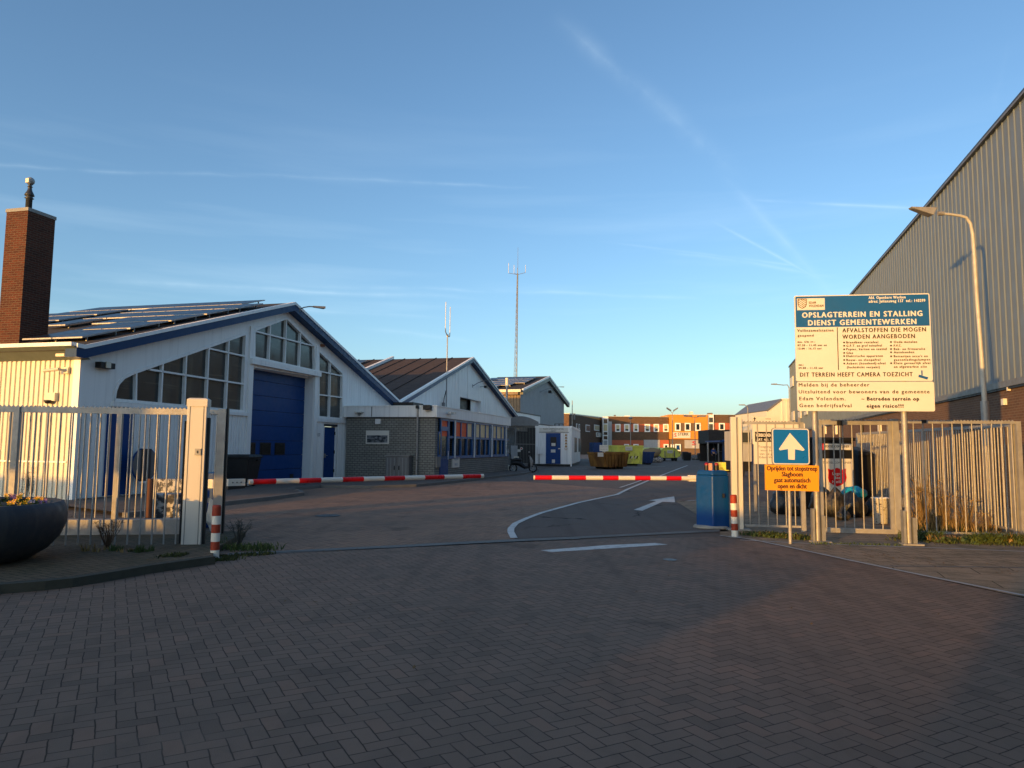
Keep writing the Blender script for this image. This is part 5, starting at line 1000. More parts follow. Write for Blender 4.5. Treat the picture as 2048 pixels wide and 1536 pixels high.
gl_ = fence(FR, rx(1640), rx(1786), FR(1710, 1062)[1], zg, 0, 'bar gate leaf with thick spotted galvanised frame below the information board', pitch=rx(1676) - rx(1657.5), rail=.085, name='gate_leaf', cat='gate', serr=True)
b = MB(); L = rx(1786) - rx(1640); b.box(L - .07, L, -.03, .03, .05, zg, GALV); b.box(0, .05, -.03, .03, .05, zg, GALV); b.box(0, L, -.035, .035, FR(1710, 1064)[1] - .02, FR(1710, 1064)[1] + .07, GALV); b.build('frame', gl_)
b = MB(); xk = rx(1678, 845) - rx(1640); b.box(xk - .05, xk + .04, -.06, -.02, zg - .1, zg + .0, BLACK); b.cyl((xk, -.04, .95), (xk, -.04, zg - .1), .018, GREYMET); b.build('drop_bolt', gl_)
gp_ = froot('gate_post', Frame(FR.w(rx(1787), -.02), FR.w(12, -.02)), 'thick spotted galvanised gate post left of the second sign post', 'post')
b = MB(); b.box(0, rx(1801) - rx(1787), 0, .12, 0, FR(1790, 838)[1], GALV); b.build('post', gp_, bevel=.006); b = MB(); b.box(-.05, .2, -.02, .14, 0, .02, CONC); b.build('foot', gp_)
zr2 = FR(1900, 842)[1]
fe = fence(FR, rx(1803), rx(2036), FR(1900, 1068)[1], zr2, 0, 'bar fence panel with serrated top, rightmost at the entrance, grass at its foot', pitch=rx(1873) - rx(1853.5), rail=.05, posts=(rx(2041) - rx(1803),), off=-.03)
b = MB(); x = rx(1847, 842) - rx(1803); b.box(x - .04, x + .04, -.035, .035, zr2 - .04, zr2 + .02, BLACK); b.build('clip', fe)
# inner fence running back beside the hall
FI = Frame(FR.w(rx(2030), .05), at(1715, 1003)[:2]); 
FI = Frame(FR.w(rx(2036), .08), (10.9, 22.6)); fence(FI, 0, FI.len, .10, 2.12, 0, 'long bar fence running back along the hall behind the dry grass', pitch=.125, rail=.05, r=.016, posts=(.05, FI.len * .45, FI.len - .05))
# near street lamp
LM = (.654 * 19.3 - .0, 19.3); lmx = 0.6475 * 19.3; LF = Frame((lmx, 19.3), (lmx + 1, 19.3)); x0 = LF(1968, 800)[0]
LF = Frame((lmx + x0, 19.3), (lmx + x0 + 1, 19.3)); lp_ = froot('street_lamp', LF, 'tall curved-arm street lamp in front of the ribbed hall, right of the information board', 'street lamp')
pts = [(1969, 830), (1962, 700), (1954, 600), (1949, 520), (1945.5, 470), (1941, 447), (1932, 434.5), (1920, 431.5), (1900, 428.5), (1880, 427)]
pp = [(LF(*q)[0], 0, LF(*q)[1]) for q in pts]; pp = [(pp[0][0] + .02, 0, 2.9)] + pp[0:1][:0] + pp[1:]
b = MB(); b.tube(pp, [.066, .055, .052, .050, .047, .044, .040, .038, .036, .034], MASTM, n=14); b.build('mast', lp_)
b = MB(); b.cyl((pp[0][0] + .02, 0, 0), (pp[0][0] + .0, 0, 2.95), .10, GALV, n=18); b.build('base', lp_)
h0, h1 = LF(1879, 427), LF(1819, 417); hm = LF(1862, 424)
b = MB(); b.cyl((h0[0] + .1, 0, h0[1]), (h0[0] - .05, 0, h0[1] + .0), .06, GALV, n=14)
b.hull8([(h1[0] + .05, -.09, h1[1] - .02), (hm[0], -.14, hm[1] - .12), (hm[0], .14, hm[1] - .12), (h1[0] + .05, .09, h1[1] - .02)], [(h1[0], -.10, h1[1] + .03), (hm[0] + .12, -.13, hm[1] + .10), (hm[0] + .12, .13, hm[1] + .10), (h1[0], .10, h1[1] + .03)], GALV); b.build('lamp_head', lp_, bevel=.02)
# ================================================================ textile container, bags
TF = Frame((P2(1628, 1018)[0], P2(1628, 1018)[1]), (P2(1714, 1018)[0], P2(1714, 1018)[1])); tc = froot('textile_container', TF, 'black textile collection container with white poster and red shield, behind the gate', 'container')
zt_ = TF(1690, 875)[1]; w_ = TF.len
b = MB(); b.hull8([(-.25, 0, 0), (w_, 0, 0), (w_, 1.2, 0), (-.25, 1.2, 0)], [(-.25, .05, zt_ - .1), (w_, .05, zt_ - .1), (w_, 1.2, zt_ - .1), (-.25, 1.2, zt_ - .1)], BLACK); b.build('body', tc, bevel=.03)
b = MB(); b.box(-.28, w_ + .03, .0, 1.24, zt_ - .1, zt_, BLACK); b.build('lid', tc, bevel=.02)
def tpl(b, x0, y0, x1, y1, d, m): p, q = TF(x0, y0), TF(x1, y1); b.box(p[0], q[0], -d, .06, q[1], p[1], m); return p, q
b = MB(); tpl(b, 1636, 887, 1703, 900, .01, SIGNWHITE); tpl(b, 1637, 887, 1647, 900, .014, REDP); p, q = TF(1649, 894), TF(1698, 894); b.text('TEXTIELCONTAINER', p[0], p[1] - .01, .06, -.013, INK, width=q[0] - p[0], bold=.002); b.build('name_strip', tc)
b = MB(); p, q = tpl(b, 1638, 917, 1706, 988, .008, SIGNWHITE); u, v_ = TF(1645, 927), TF(1702, 927); b.text('TEXTIELCONTAINER', u[0], u[1] - .0, .055, -.011, INK, width=v_[0] - u[0]); ps = b.build('poster', tc)
b = MB(); sp_ = [(1655, 937), (1661, 939.5), (1667, 938), (1673.5, 935.5), (1680, 938), (1686, 939.5), (1691, 937), (1690.5, 945), (1692.5, 955), (1690, 964), (1683, 969), (1673.5, 973), (1665, 969), (1657.5, 964), (1655.5, 955), (1656.5, 945)]
b.prism([TF(*q) for q in sp_], -.018, -.0085, BMRED, back=False)
for t, x_, y_, xe in (('Leger', 1664, 950, 1684), ('des', 1667, 958, 1680), ('Heils', 1664, 966, 1684)): u, v_ = TF(x_, y_), TF(xe, y_); b.text(t, u[0], u[1], .075, -.0195, SIGNWHITE, width=v_[0] - u[0], bold=.003)
b.build('shield_emblem', ps)
p = at(1733, 1012); wb_ = empty('waste_bin', (p.x, p.y + .4, 0), .1, 'tall black waste bin with sloping lid right of the textile container', 'waste bin'); f_ = Frame((p.x, p.y), (p.x + 1, p.y)); h = f_(1725, 893)[1]
b = MB(); b.hull8([(-.19, -.3, .1), (.24, -.3, .1), (.24, .35, .1), (-.19, .35, .1)], [(-.22, -.36, h - .25), (.27, -.36, h - .25), (.27, .38, h - .1), (-.22, .38, h - .1)], BLACK); b.build('body', wb_, bevel=.02)
b = MB(); b.hull8([(-.24, -.40, h - .25), (.29, -.40, h - .25), (.29, .4, h - .08), (-.24, .4, h - .08)], [(-.22, -.34, h - .12), (.2, -.34, h - .16), (.22, .38, h), (-.22, .38, h)], BLACK); b.build('lid', wb_, bevel=.015)
for x in (-.15, .2): b = MB(); b.cyl((x, .2, .1), (x + .05, .2, .1), .1, BLACK, n=16); b.build('wheel', wb_)
BAG = NB('bin_bag_plastic'); bn_ = BAG.noise(7, 5, .65); BAGM = BAG.done((.014, .015, .017), .28, 0, .6, BAG.bump(bn_, .9, .05)); 
BAG2 = NB('brown_bag_plastic'); bn_ = BAG2.noise(6, 5, .65); BAGM2 = BAG2.done(BAG2.mix(BAG2.ramp(bn_, .45, .6), (.022, .020, .016), (.06, .05, .035)), .35, 0, .5, BAG2.bump(bn_, .9, .05))
BLG = NB('blue_bag_plastic'); bn_ = BLG.noise(5, 4, .6); BLM = BLG.done((.01, .26, .42), .35, 0, .5, BLG.bump(bn_, .8, .04))
def blob(name, px, py, rx_, ry_, rz_, m, label, cat='rubbish bag', group='rubbish bags by the textile container', z0=0.0, tie=True, seed=0):
    p = at(px, py); me_v, me_f = [], []; nu, nv = 26, 16; off = Vector((seed * 3.1, seed * 1.7, seed))
    for j in range(nv + 1):
        ph_ = math.pi * j / nv
        for i in range(nu):
            th = 2 * math.pi * i / nu; d = Vector((math.sin(ph_) * math.cos(th), math.sin(ph_) * math.sin(th), math.cos(ph_)))
            k = 1 + .24 * noise.noise(d * 1.6 + off) + .10 * noise.noise(d * 5 + off) + .04 * abs(noise.noise(Vector((d.x * 3, d.y * 3, d.z)) * 4 + off))
            v = Vector((d.x * rx_, d.y * ry_, d.z * rz_)) * k; v.z = max(v.z + rz_ * .8, 0.0)
            if tie and j <= 2: v.z += (.10, .07, .02)[j]; v.x *= (.5, .8, 1)[j]; v.y *= (.5, .8, 1)[j]
            me_v.append(tuple(v))
    for j in range(nv):
        for i in range(nu): me_f.append((j * nu + i, (j + 1) * nu + i, (j + 1) * nu + (i + 1) % nu, j * nu + (i + 1) % nu))
    b = MB(); b.add(me_v, me_f, m, True); o = b.build(name); o.location = (p.x, p.y + ry_, z0); return tag(o, label, cat, group)
blob('rubbish_bag', 1570, 1030, .26, .26, .30, BAGM, 'black rubbish bag behind the arrow sign post, leftmost of the heap', seed=1)
blob('rubbish_bag', 1600, 1034, .24, .28, .26, BAGM, 'black rubbish bag just right of the arrow sign post', seed=2)
blob('rubbish_bag', 1653, 1034, .27, .26, .36, BAGM, 'tall black rubbish bag below the red shield poster', seed=3)
blob('rubbish_bag', 1680, 1036, .30, .26, .33, BAGM2, 'brownish rubbish bag with leaves in the middle of the heap', seed=4)
blob('rubbish_bag', 1716, 1037, .36, .3, .29, BAGM, 'wide glossy black rubbish bag below the blue bag', seed=5)
blob('rubbish_bag', 1692, 1042, .15, .14, .12, BAGM2, 'small crumpled brown bag in front of the heap', seed=6)
blob('rubbish_bag', 1750, 1034, .16, .2, .18, BAGM, 'small black rubbish bag left of the white bucket', seed=7)
blob('rubbish_bag', 1551, 1018, .12, .12, .10, paint('pale_bag', (.3, .33, .36), .4), 'small pale plastic bag at the left end of the heap', seed=9)
o = blob('blue_bag', 1718, 1034, .27, .2, .17, BLM, 'bright blue plastic bag lying on top of the black bags', seed=8, tie=False, z0=.42)
# litter of leaves on the bags is left to the texture; white bucket
p = at(1770, 1050); bk_ = empty('bucket', (p.x, p.y + .15, 0), 0, 'white plastic bucket with dark scribbles behind the gate post', 'bucket')
BUC = NB('scribbled_white'); q_ = BUC.noise(16, 3, .6, BUC.mapv((1, 1, 3))); BUM = BUC.done(BUC.mix(BUC.ramp(q_, .60, .64), (.75, .73, .70), (.10, .06, .04)), .5)
f_ = Frame((p.x, p.y), (p.x + 1, p.y)); h = f_(1770, 996)[1]
b = MB(); b.lathe([(0, .02), (.13, .02), (.175, h * .96), (.19, h * .965), (.19, h), (.165, h), (.14, h * .8), (0, h * .75)], (0, 0, 0), BUM, n=28); b.build('pail', bk_); b = MB(); b.tube([(-.18, 0, h * .93), (-.14, -.1, h * .75), (0, -.18, h * .62), (.14, -.1, h * .75), (.18, 0, h * .93)], .006, GREYMET, n=6); b.build('handle', bk_)
# small white crate, twigs etc. beside barrier
# ================================================================ skips and containers in the yard
SKB = NB('rusty_brown_steel'); q_ = SKB.noise(1.6, 7, .65, SKB.mapv((1, 1, .5))); SKBM = SKB.done(SKB.mix(SKB.ramp(q_, .4, .62), (.30, .15, .035), (.13, .06, .02)), .6, .1, .3)
SKY_ = NB('yellow_green_steel'); q_ = SKY_.noise(1.3, 7, .65, SKY_.mapv((1, 1, .6))); SKYM = SKY_.done(SKY_.mix(SKY_.ramp(q_, .48, .70), (.72, .72, .13), (.42, .40, .12)), .5, 0, .3)
SKL = paint('blue_steel', (.01, .05, .17), .5, var=.4, streak=.2)
def skip(fr, L, Dp, z0, zt, m, label, ribs=5, name='skip', slope=.35, group=None, ends=True, y=0.0, x=0.0):
    root = empty(name, fr.w(x, y), fr.ang, label, 'skip', group)
    b = MB(); th = .07; o_ = [(slope * .5, 0), (L - slope * .5, 0), (L - slope * .5, Dp), (slope * .5, Dp)]; t_ = [(0, -.05), (L, -.05), (L, Dp + .05), (0, Dp + .05)]
    b.hull8([(a, c, z0) for a, c in o_], [(a, c, zt - .3) for a, c in t_], m)
    i_ = [(th, th), (L - th, th), (L - th, Dp - th), (th, Dp - th)]
    vs = [(a, c, zt - .3) for a, c in t_] + [(a, c, zt) for a, c in t_] + [(a, c, zt) for a, c in i_] + [(a, c, zt - .3) for a, c in i_]
    fs = [(i, (i + 1) % 4, 4 + (i + 1) % 4, 4 + i) for i in range(4)] + [(4 + i, 4 + (i + 1) % 4, 8 + (i + 1) % 4, 8 + i) for i in range(4)] + [(8 + i, 8 + (i + 1) % 4, 12 + (i + 1) % 4, 12 + i) for i in range(4)] + [(12, 13, 14, 15)]
    b.add(vs, fs, m); b.build('tub', root)
    b = MB(); b.box(-.05, L + .05, -.13, -.05, zt - .12, zt + .02, m); b.box(-.05, L + .05, Dp + .05, Dp + .13, zt - .12, zt + .02, m); b.box(-.08, 0, -.1, Dp + .1, zt - .12, zt + .02, m); b.box(L, L + .08, -.1, Dp + .1, zt - .12, zt + .02, m); b.build('rim', root)
    for i in range(ribs): xx = slope * .5 + (i + .5) * (L - slope) / ribs; b = MB(); b.hull8([(xx - .07, -.10, z0), (xx + .07, -.10, z0), (xx + .07, .02, z0), (xx - .07, .02, z0)], [(xx - .07, -.16, zt - .12), (xx + .07, -.16, zt - .12), (xx + .07, -.04, zt - .12), (xx - .07, -.04, zt - .12)], m); b.build('rib', root)
    for xx in (slope * .5 + .5, L - slope * .5 - .5): b = MB(); b.cyl((xx, .1, .12), (xx, Dp - .1, .12), .12, BLACK, n=12); b.build('roller', root)
    return root
f1 = Frame(P2(1184, 938.5), P2(1253, 934)); zt1 = f1(1200, 905)[1]
f1 = Frame(P2(1206, 938.5), Vector((P2(1206, 938.5)[0] + 3.3, P2(1206, 938.5)[1] + 1.6, 0))); s1 = skip(f1, 1.35, 2.0, .15, zt1, SKBM, 'rusty brown skip nearest the white cabin, board on a post before it', ribs=4, group='skips in the yard')
f2 = Frame(f1.w(1.55, .7), f1.w(6, .7)); skip(f2, 1.2, 1.6, .15, 1.25, SKBM, 'rusty brown skip half hidden behind the nearest brown skip', ribs=3, group='skips in the yard')
b = MB(); u = f1(1190, 910); b.box(u[0] + .12, u[0] + .6, -.2, -.17, u[1] - .12, u[1] + .18, SIGNWHITE); b.build('label_plate', s1)
f3 = Frame((P2(1222, 931)[0] * 1.02, 64), (P2(1222, 931)[0] * 1.02 + 3, 65.0)); y0_ = f3(1222, 893)[1]
xa, xb = f3(1235, 900)[0], f3(1285, 900)[0]
s3_ = skip(f3, xb - xa, 2.3, .15, f3(1260, 893.5)[1] + .1, SKYM, 'tall yellow-green open container with black and white stripes behind the brown skips', ribs=0, name='roll_off_container', slope=.1, group='skips in the yard', x=xa)
b = MB(); xx0, zz0 = f3(1258, 917)[0] - xa, f3(1258, 917)[1]; xx1 = f3(1275, 917)[0] - xa
for i in range(5): t = xx0 + i * (xx1 - xx0) / 5; b.prism([(t, zz0), (t + .1, zz0), (t + .22, zz0 + .22), (t + .12, zz0 + .22)], -.08, -.06, [BLACK, SIGNWHITE][i % 2], back=False)
b.build('warning_stripes', s3_)
b = MB(); xx0, zz0 = f3(1249, 901)[0] - xa, f3(1249, 901)[1]; b.box(xx0, xx0 + .68, -.2, -.15, zz0, zz0 + .36, SIGNWHITE); b.text('HOUT', xx0 + .1, zz0 + .13, .12, -.205, GREYMET, width=.48); b.build('name_plate', s3_)
for i in range(4): b = MB(); t = .4 + i * (xb - xa - .8) / 3; b.box(t - .05, t + .05, -.12, -.05, .2, 1.3, SKYM); b.build('rib', s3_)
f4 = Frame((P2(1287, 929)[0], P2(1287, 929)[1]), (P2(1287, 929)[0] + 1, P2(1287, 929)[1] + .1)); s4 = skip(f4, f4(1308, 910)[0], 1.8, .15, f4(1290, 904)[1], SKL, 'dark blue skip right of the yellow-green open container', ribs=2, group='skips in the yard')
b = MB(); b.box(f4(1222, 890)[0], f4(1242, 890)[0], 8, 10, f4(1230, 896)[1] - 1.2, f4(1230, 888.5)[1] + .2, SKL)
o = b.build('blue_container'); o.location = f4.p; o.rotation_euler = (0, 0, f4.ang); o.location = (o.location.x, o.location.y, 0); b2 = MB(); b2.box(f4(1222, 890)[0], f4(1242, 890)[0], 8, 10, 0, f4(1230, 896)[1] - 1.15, SKL); q = b2.build('base', o); tag(o, 'dark blue container top showing above the yellow-green container', 'container')
blob('cardboard_heap', 1305, 925, 1.0, .5, .55, paint('cardboard', (.26, .19, .10), .8), 'tan heap of cardboard between blue skip and rounded container', 'rubbish', None, seed=11, tie=False, z0=.6)
blob('scrap_heap', 1312, 925, .9, .6, .40, STM, 'grey and white scrap heap at the foot of the blue skip', 'rubbish', None, seed=12, tie=False)
# rounded yellow container
f5 = Frame((P2(1317, 922)[0], P2(1317, 922)[1]), (P2(1362, 922)[0], P2(1362, 922)[1] + .3)); w_ = f5.len; zt_ = f5(1340, 895.5)[1]; z0 = .45
rc = froot('closed_container', f5, 'yellow-green closed container with cut corners and name plate in the yard', 'container', 'skips in the yard')
c_ = .62; pf = [(c_ * .9, z0), (w_ - c_ * .9, z0), (w_ - .1, z0 + .4), (w_, z0 + .7), (w_, zt_ - .75), (w_ - .8, zt_ - .1), (w_ - 1.3, zt_), (1.3, zt_), (.8, zt_ - .1), (0, zt_ - .75), (0, z0 + .7), (.1, z0 + .4)]
b = MB(); b.prism(pf, 0, 6, SKYM); b.build('tub', rc)
for t in (.28, .5, .72): b = MB(); b.box(w_ * t - .05, w_ * t + .05, -.08, 0, z0, zt_ - (.4 if t != .5 else .7), GREYMET if t != .5 else SKYM); b.build('rib', rc)
b = MB(); b.outline(pf, .09, -.05, 0, SKYM); b.build('rim', rc)
b = MB(); b.box(w_ * .38, w_ * .62, -.1, -.06, zt_ - .68, zt_ - .32, SIGNWHITE); b.text('RESTAFVAL', w_ * .40, zt_ - .54, .12, -.103, INK, width=w_ * .2); b.build('name_plate', rc)
for sx in (.08, w_ - .22):
    for k in range(2): b = MB(); b.box(sx, sx + .14, -.06, -.01, z0 + .55 + k * .4, z0 + .7 + k * .4, BLACK); b.build('hinge', rc)
for sx in (.6, 1.1, w_ - 1.1, w_ - .6): b = MB(); b.cyl((sx, .3, .22), (sx + .15, .3, .22), .22, BLACK, n=14); b.build('wheel', rc)
b = MB(); b.box(.4, w_ - .4, .1, 5.8, .3, z0, BLACK); b.build('chassis', rc)
b = MB(); b.box(w_ + .02, w_ + .5, .5, 6, .5, zt_ - .6, SKYM); b.build('side_tank', rc)
# board on a post in front of the skips
def board(px, pyb, x0, y0, x1, y1, label, texts=(), post=.035):
    p = at(px, pyb); fr = Frame((p.x, p.y), (p.x + 1, p.y)); r = froot('notice_board', fr, label, 'sign'); u, v_ = fr(x0, y0), fr(x1, y1)
    b = MB(); b.cyl((0, 0, 0), (0, 0, v_[1] + .1), post, CREAM, n=8); b.build('post', r); b = MB(); b.box(u[0], v_[0], -.06, -.03, v_[1], u[1], SIGNWHITE); b.build('panel', r)
    b = MB()
    for i, t in enumerate(texts): b.text(t, u[0] + .06, u[1] - (i + 1) * (u[1] - v_[1]) / (len(texts) + .6), (u[1] - v_[1]) / (len(texts) + 1) * .55, -.063, GREYMET, width=(v_[0] - u[0]) - .12)
    if texts: b.build('lettering', r)
    return r
board(1209, 937, 1199, 890, 1216.5, 902.5, 'white notice board on a pale post before the nearest brown skip', ('GROF', 'HUISVUIL'))
# scrap canopy and what stands there
f6 = Frame((at(1397, 920)[0], 86), (at(1397, 920)[0] + 1, 86)); cn = froot('scrap_canopy', f6, 'black flat-roofed canopy over scrap beside the orange office block', 'canopy'); xr_ = f6(1475, 880)[0]; u = f6(1417, 860)
CAN = paint('charcoal_cladding', (.022, .021, .023), .7, var=.2)
x1_ = f6(1417, 870)[0]; b = MB(); b.box(x1_, xr_, -.05, 4.8, f6(1440, 887)[1], u[1] + .02, CAN); b.build('fascia', cn)
for pxx in (1416, 1437): x = f6(pxx, 900)[0]; b = MB(); b.box(x - .07, x + .07, 0, .14, 0, f6(1416, 883)[1], GALV); b.build('post', cn)
b = MB(); b.box(f6(1420, 900)[0], xr_, 4.6, 4.7, 0, 3, BLACK); b.build('back_wall', cn)
STM2 = paint('stair_steel', (.12, .12, .12), .7, var=.4)
st = froot('steel_stair', Frame((at(1385, 920)[0], 87), (at(1385, 920)[0] + 1, 87)), 'grey steel steps with handrail left of the black canopy', 'stairs')
for i in range(5): b = MB(); b.box(0, 1.5, i * .3, i * .3 + .3, i * .3, i * .3 + .08, STM2); b.build('step', st)
b = MB(); 
for x in (0, 1.5): b.tube([(x, 0, 0), (x, 0, 1.0), (x, 1.5, 2.3), (x, 1.5, 1.2)], .03, STM2, n=6); 
b.build('handrail', st)
def dbin(px, py, w, h, label, m=BLACK, d=.8):
    p = at(px, py); o = empty('waste_bin', (p.x, p.y, 0), 0, label, 'waste bin', 'dark bins in the yard'); b = MB(); b.hull8([(-w * .42, 0, .12), (w * .42, 0, .12), (w * .42, d, .12), (-w * .42, d, .12)], [(-w / 2, -.05, h - .1), (w / 2, -.05, h - .1), (w / 2, d, h - .1), (-w / 2, d, h - .1)], m); b.build('body', o); b = MB(); b.hull8([(-w / 2 - .03, -.08, h - .1), (w / 2 + .03, -.08, h - .1), (w / 2 + .03, d, h - .1), (-w / 2 - .03, d, h - .1)], [(-w / 2, .1, h), (w / 2, .1, h), (w / 2, d, h), (-w / 2, d, h)], m); b.build('lid', o); b = MB(); b.cyl((-w * .35, .1, .1), (w * .35, .1, .1), .1, BLACK, n=12); b.build('wheel', o)
dbin(1371, 921, .7, 1.15, 'dark bin just right of the closed yellow-green container'); dbin(1378, 921, .6, 1.05, 'middle dark bin between closed container and steel steps'); dbin(1404, 922, .8, 1.0, 'dark bin at the foot of the canopy post'); dbin(1440, 924, 1.0, 1.1, 'dark bin right of the person under the canopy')
blob('scrap_heap', 1396, 920, .9, .5, .35, STM2, 'low dark scrap heap by the steel steps', 'rubbish', None, seed=14, tie=False); blob('scrap_heap', 1440, 915, 1.3, .6, .7, STM, 'pale tangled scrap behind the person under the canopy', 'rubbish', None, seed=15, tie=False, z0=.5)
f7 = Frame((at(1449, 925)[0], 78), (at(1449, 925)[0] + 1, 78)); bc = froot('blue_container', f7, 'tall blue shipping container partly behind the right gate pillar', 'container'); b = MB(); corr(b, 0, 2.4, .1, f7(1452, 878)[1], .3, .05, BOXBLUE, y=-.01); b.box(0, 2.4, .05, 6, .1, f7(1452, 878)[1], BOXBLUE); b.build('body', bc)
b = MB(); u = f7(1447, 880); b.box(u[0] - .4, 0.0, 0, 6, u[1] - .2, u[1] - .05, BOXBLUE); b.build('lid', bc)
f8 = Frame((at(1445, 944)[0], at(1445, 944)[1]), (at(1445, 944)[0] + 1, at(1445, 944)[1])); skip(f8, 1.5, 1.5, .1, f8(1450, 926)[1], SKYM, 'small yellow-green skip behind the right barrier cabinet', ribs=3, group='skips in the yard')
# grey box van body behind right pillar gap
f9 = Frame((at(1482, 945)[0] * 40 / at(1482, 945)[1], 40), (at(1482, 945)[0] * 40 / at(1482, 945)[1] + 1, 40)); gb = froot('grey_trailer', f9, 'grey box trailer seen between right gate pillar and entrance notice', 'trailer'); x0_, x1_ = f9(1481, 880)[0], f9(1503, 880)[0]
b = MB(); b.box(x0_, x1_, 0, 3, .9, f9(1490, 861)[1], GREYCL); b.box(x0_, x1_, -.03, 0, f9(1490, 888)[1], f9(1490, 887)[1], GREYMET); b.build('box', gb); b = MB(); b.box(x0_ + .08, x1_ - .1, -.03, 0, f9(1490, 885)[1], f9(1490, 865)[1], GLASS); b.build('window', gb); b = MB(); b.box(x0_, x1_, .1, 2.8, .35, .9, BLACK); b.build('chassis', gb)
for y in (.8, 2.0): b = MB(); b.cyl((x0_ + .1, y, .33), (x0_ + .35, y, .33), .33, BLACK, n=18); b.build('wheel', gb)
# ================================================================ far street lamps
def lamp(name, px, pyb, Y, pyt, label, heads, r=.06, m=GALV):
    x = at(px, 900)[0] if 0 else (px - 1024) / FPX * Y * 1.003; fr = Frame((x, Y), (x + 1, Y)); o_ = froot(name, fr, label, 'street lamp', 'lamps in the yard'); xo, zt = fr(px, pyt)
    o_.location.x += xo; b = MB(); b.cyl((0, 0, 0), (0, 0, zt), r, m, r1=r * .7, n=10); b.build('mast', o_)
    for (dx, dz, w, kind) in heads:
        b = MB()
        if kind == 'arm': b.tube([(0, 0, zt - .02), (-.12, 0, zt + .22), (dx * .35, 0, zt + dz * .8), (dx * .8, 0, zt + dz)], .04, m, n=8); b.hull8([(dx * .8, -.12, zt + dz - .04), (dx * .8 + w, -.1, zt + dz - .02), (dx * .8 + w, .1, zt + dz - .02), (dx * .8, .12, zt + dz - .04)], [(dx * .8, -.1, zt + dz + .08), (dx * .8 + w, -.08, zt + dz + .06), (dx * .8 + w, .08, zt + dz + .06), (dx * .8, .1, zt + dz + .08)], m)
        elif kind == 'flood': b.cyl((0, 0, zt - .1), (dx * .6, 0, zt + dz * .5), .03, m, n=6); s_ = 1 if dx > 0 else -1; b.hull8([(dx * .4, -.25, zt + dz * .3), (dx * 1.6, -.25, zt + dz), (dx * 1.6, .25, zt + dz), (dx * .4, .25, zt + dz * .3)][::s_], [(dx * .4, -.2, zt + dz * .3 + .18), (dx * 1.6, -.2, zt + dz + .18), (dx * 1.6, .2, zt + dz + .18), (dx * .4, .2, zt + dz * .3 + .18)][::s_], GREYMET)
        elif kind == 'globe': b.lathe([(.0, .0), (.22, .02), (.30, .14), (.12, .24), (0, .26)], (0, 0, zt), m, n=16)
        b.build('lamp_head', o_)
    return o_
lamp('street_lamp', 1578, 0, 60, 775, 'thin curved street lamp at the far corner of the grey hall', [(-1.3, .25, -.45, 'arm')])
lamp('street_lamp', 1495.5, 0, 75, 816, 'short-armed street lamp above the right gate pillar', [(-.4, .3, -.6, 'arm')])
lamp('street_lamp', 1344.5, 0, 95, 825, 'lamp mast with two floodlights at the left edge of the orange block', [(-.45, .5, 0, 'flood'), (.45, .5, 0, 'flood')])
lamp('street_lamp', 1389.5, 0, 95, 834, 'dark lamp mast with flat twin heads before the orange block', [(-.9, .05, 0, 'flood'), (.9, .05, 0, 'flood')], m=GREYMET)
lamp('street_lamp', 1261, 0, 90, 838, 'globe-topped lamp mast before the brown office block', [(0, 0, 0, 'globe')])
lamp('flag_pole', 1144.5, 0, 80, 801, 'slender pale pole beside the dark shed', [(-.3, .0, 0, 'flood')] if 0 else [])
# ================================================================ scooter and bits by the office corner
SCX = at(1062, 947); sc = empty('scooter', (at(1046, 945)[0], at(1046, 945)[1], 0), .12, 'black scooter with pale handlebar and fairing parked before the barred gate', 'scooter')
def wheel(root, x): 
    b = MB(); b.lathe([(.20, -.05), (.25, -.045), (.27, 0), (.25, .045), (.20, .05)], (0, 0, 0), BLACK, n=26); b.v = [(x + v[0], v[2], .27 + v[1]) for v in b.v]; w = b.build('wheel', root); c = MB(); c.cyl((x, -.04, .27), (x, .04, .27), .06, GALV, n=12)
    for k in range(5): a = k * 1.257; c.cyl((x, 0, .27), (x + .2 * math.cos(a), 0, .27 + .2 * math.sin(a)), .015, GALV, n=6)
    c.build('rim', w)
wheel(sc, .62); wheel(sc, -.62)
b = MB(); b.tube([(-.75, 0, .55), (-.5, 0, .62), (-.2, 0, .55), (.1, 0, .32), (.35, 0, .34), (.45, 0, .75), (.40, 0, 1.0)], [.10, .15, .16, .11, .10, .10, .05], BLACK, n=14); b.build('body', sc)
b = MB(); b.tube([(-.72, 0, .74), (-.45, 0, .80), (-.1, 0, .76)], [.08, .12, .09], BLACK, n=12); b.build('seat', sc)
b = MB(); b.tube([(.50, 0, .42), (.50, 0, .72), (.42, 0, .98)], [.10, .13, .06], GALV, n=12); b.build('fairing', sc)
b = MB(); b.cyl((.38, -.3, 1.02), (.38, .3, 1.02), .018, GALV); b.cyl((.38, 0, 1.02), (.62, 0, .3), .03, BLACK); b.cyl((.38, -.25, 1.02), (.34, -.28, 1.22), .01, BLACK, n=6); b.cyl((.34, -.28, 1.22), (.33, -.29, 1.30), .05, GALV, n=12); b.build('handlebar', sc)
b = MB(); b.hull8([(.45, -.06, .50), (.82, -.05, .48), (.82, .05, .48), (.45, .06, .50)], [(.5, -.05, .58), (.78, -.04, .54), (.78, .04, .54), (.5, .05, .58)], BLACK); b.build('mudguard', sc)
p = at(1024, 938); hy = empty('intercom_post', (p.x, p.y, 0), 0, 'thin crooked post with small grey box at the office corner', 'post'); b = MB(); b.tube([(-.1, 0, 0), (-.05, 0, .6), (-.12, 0, 1.0), (-.25, 0, 1.15)], .035, BLACK, n=8); b.build('post', hy); b = MB(); b.box(-.40, -.20, -.06, .06, 1.1, 1.32, GALV); b.cyl((-.28, 0, 1.3), (-.28, 0, 1.5), .03, GALV); b.build('box', hy)
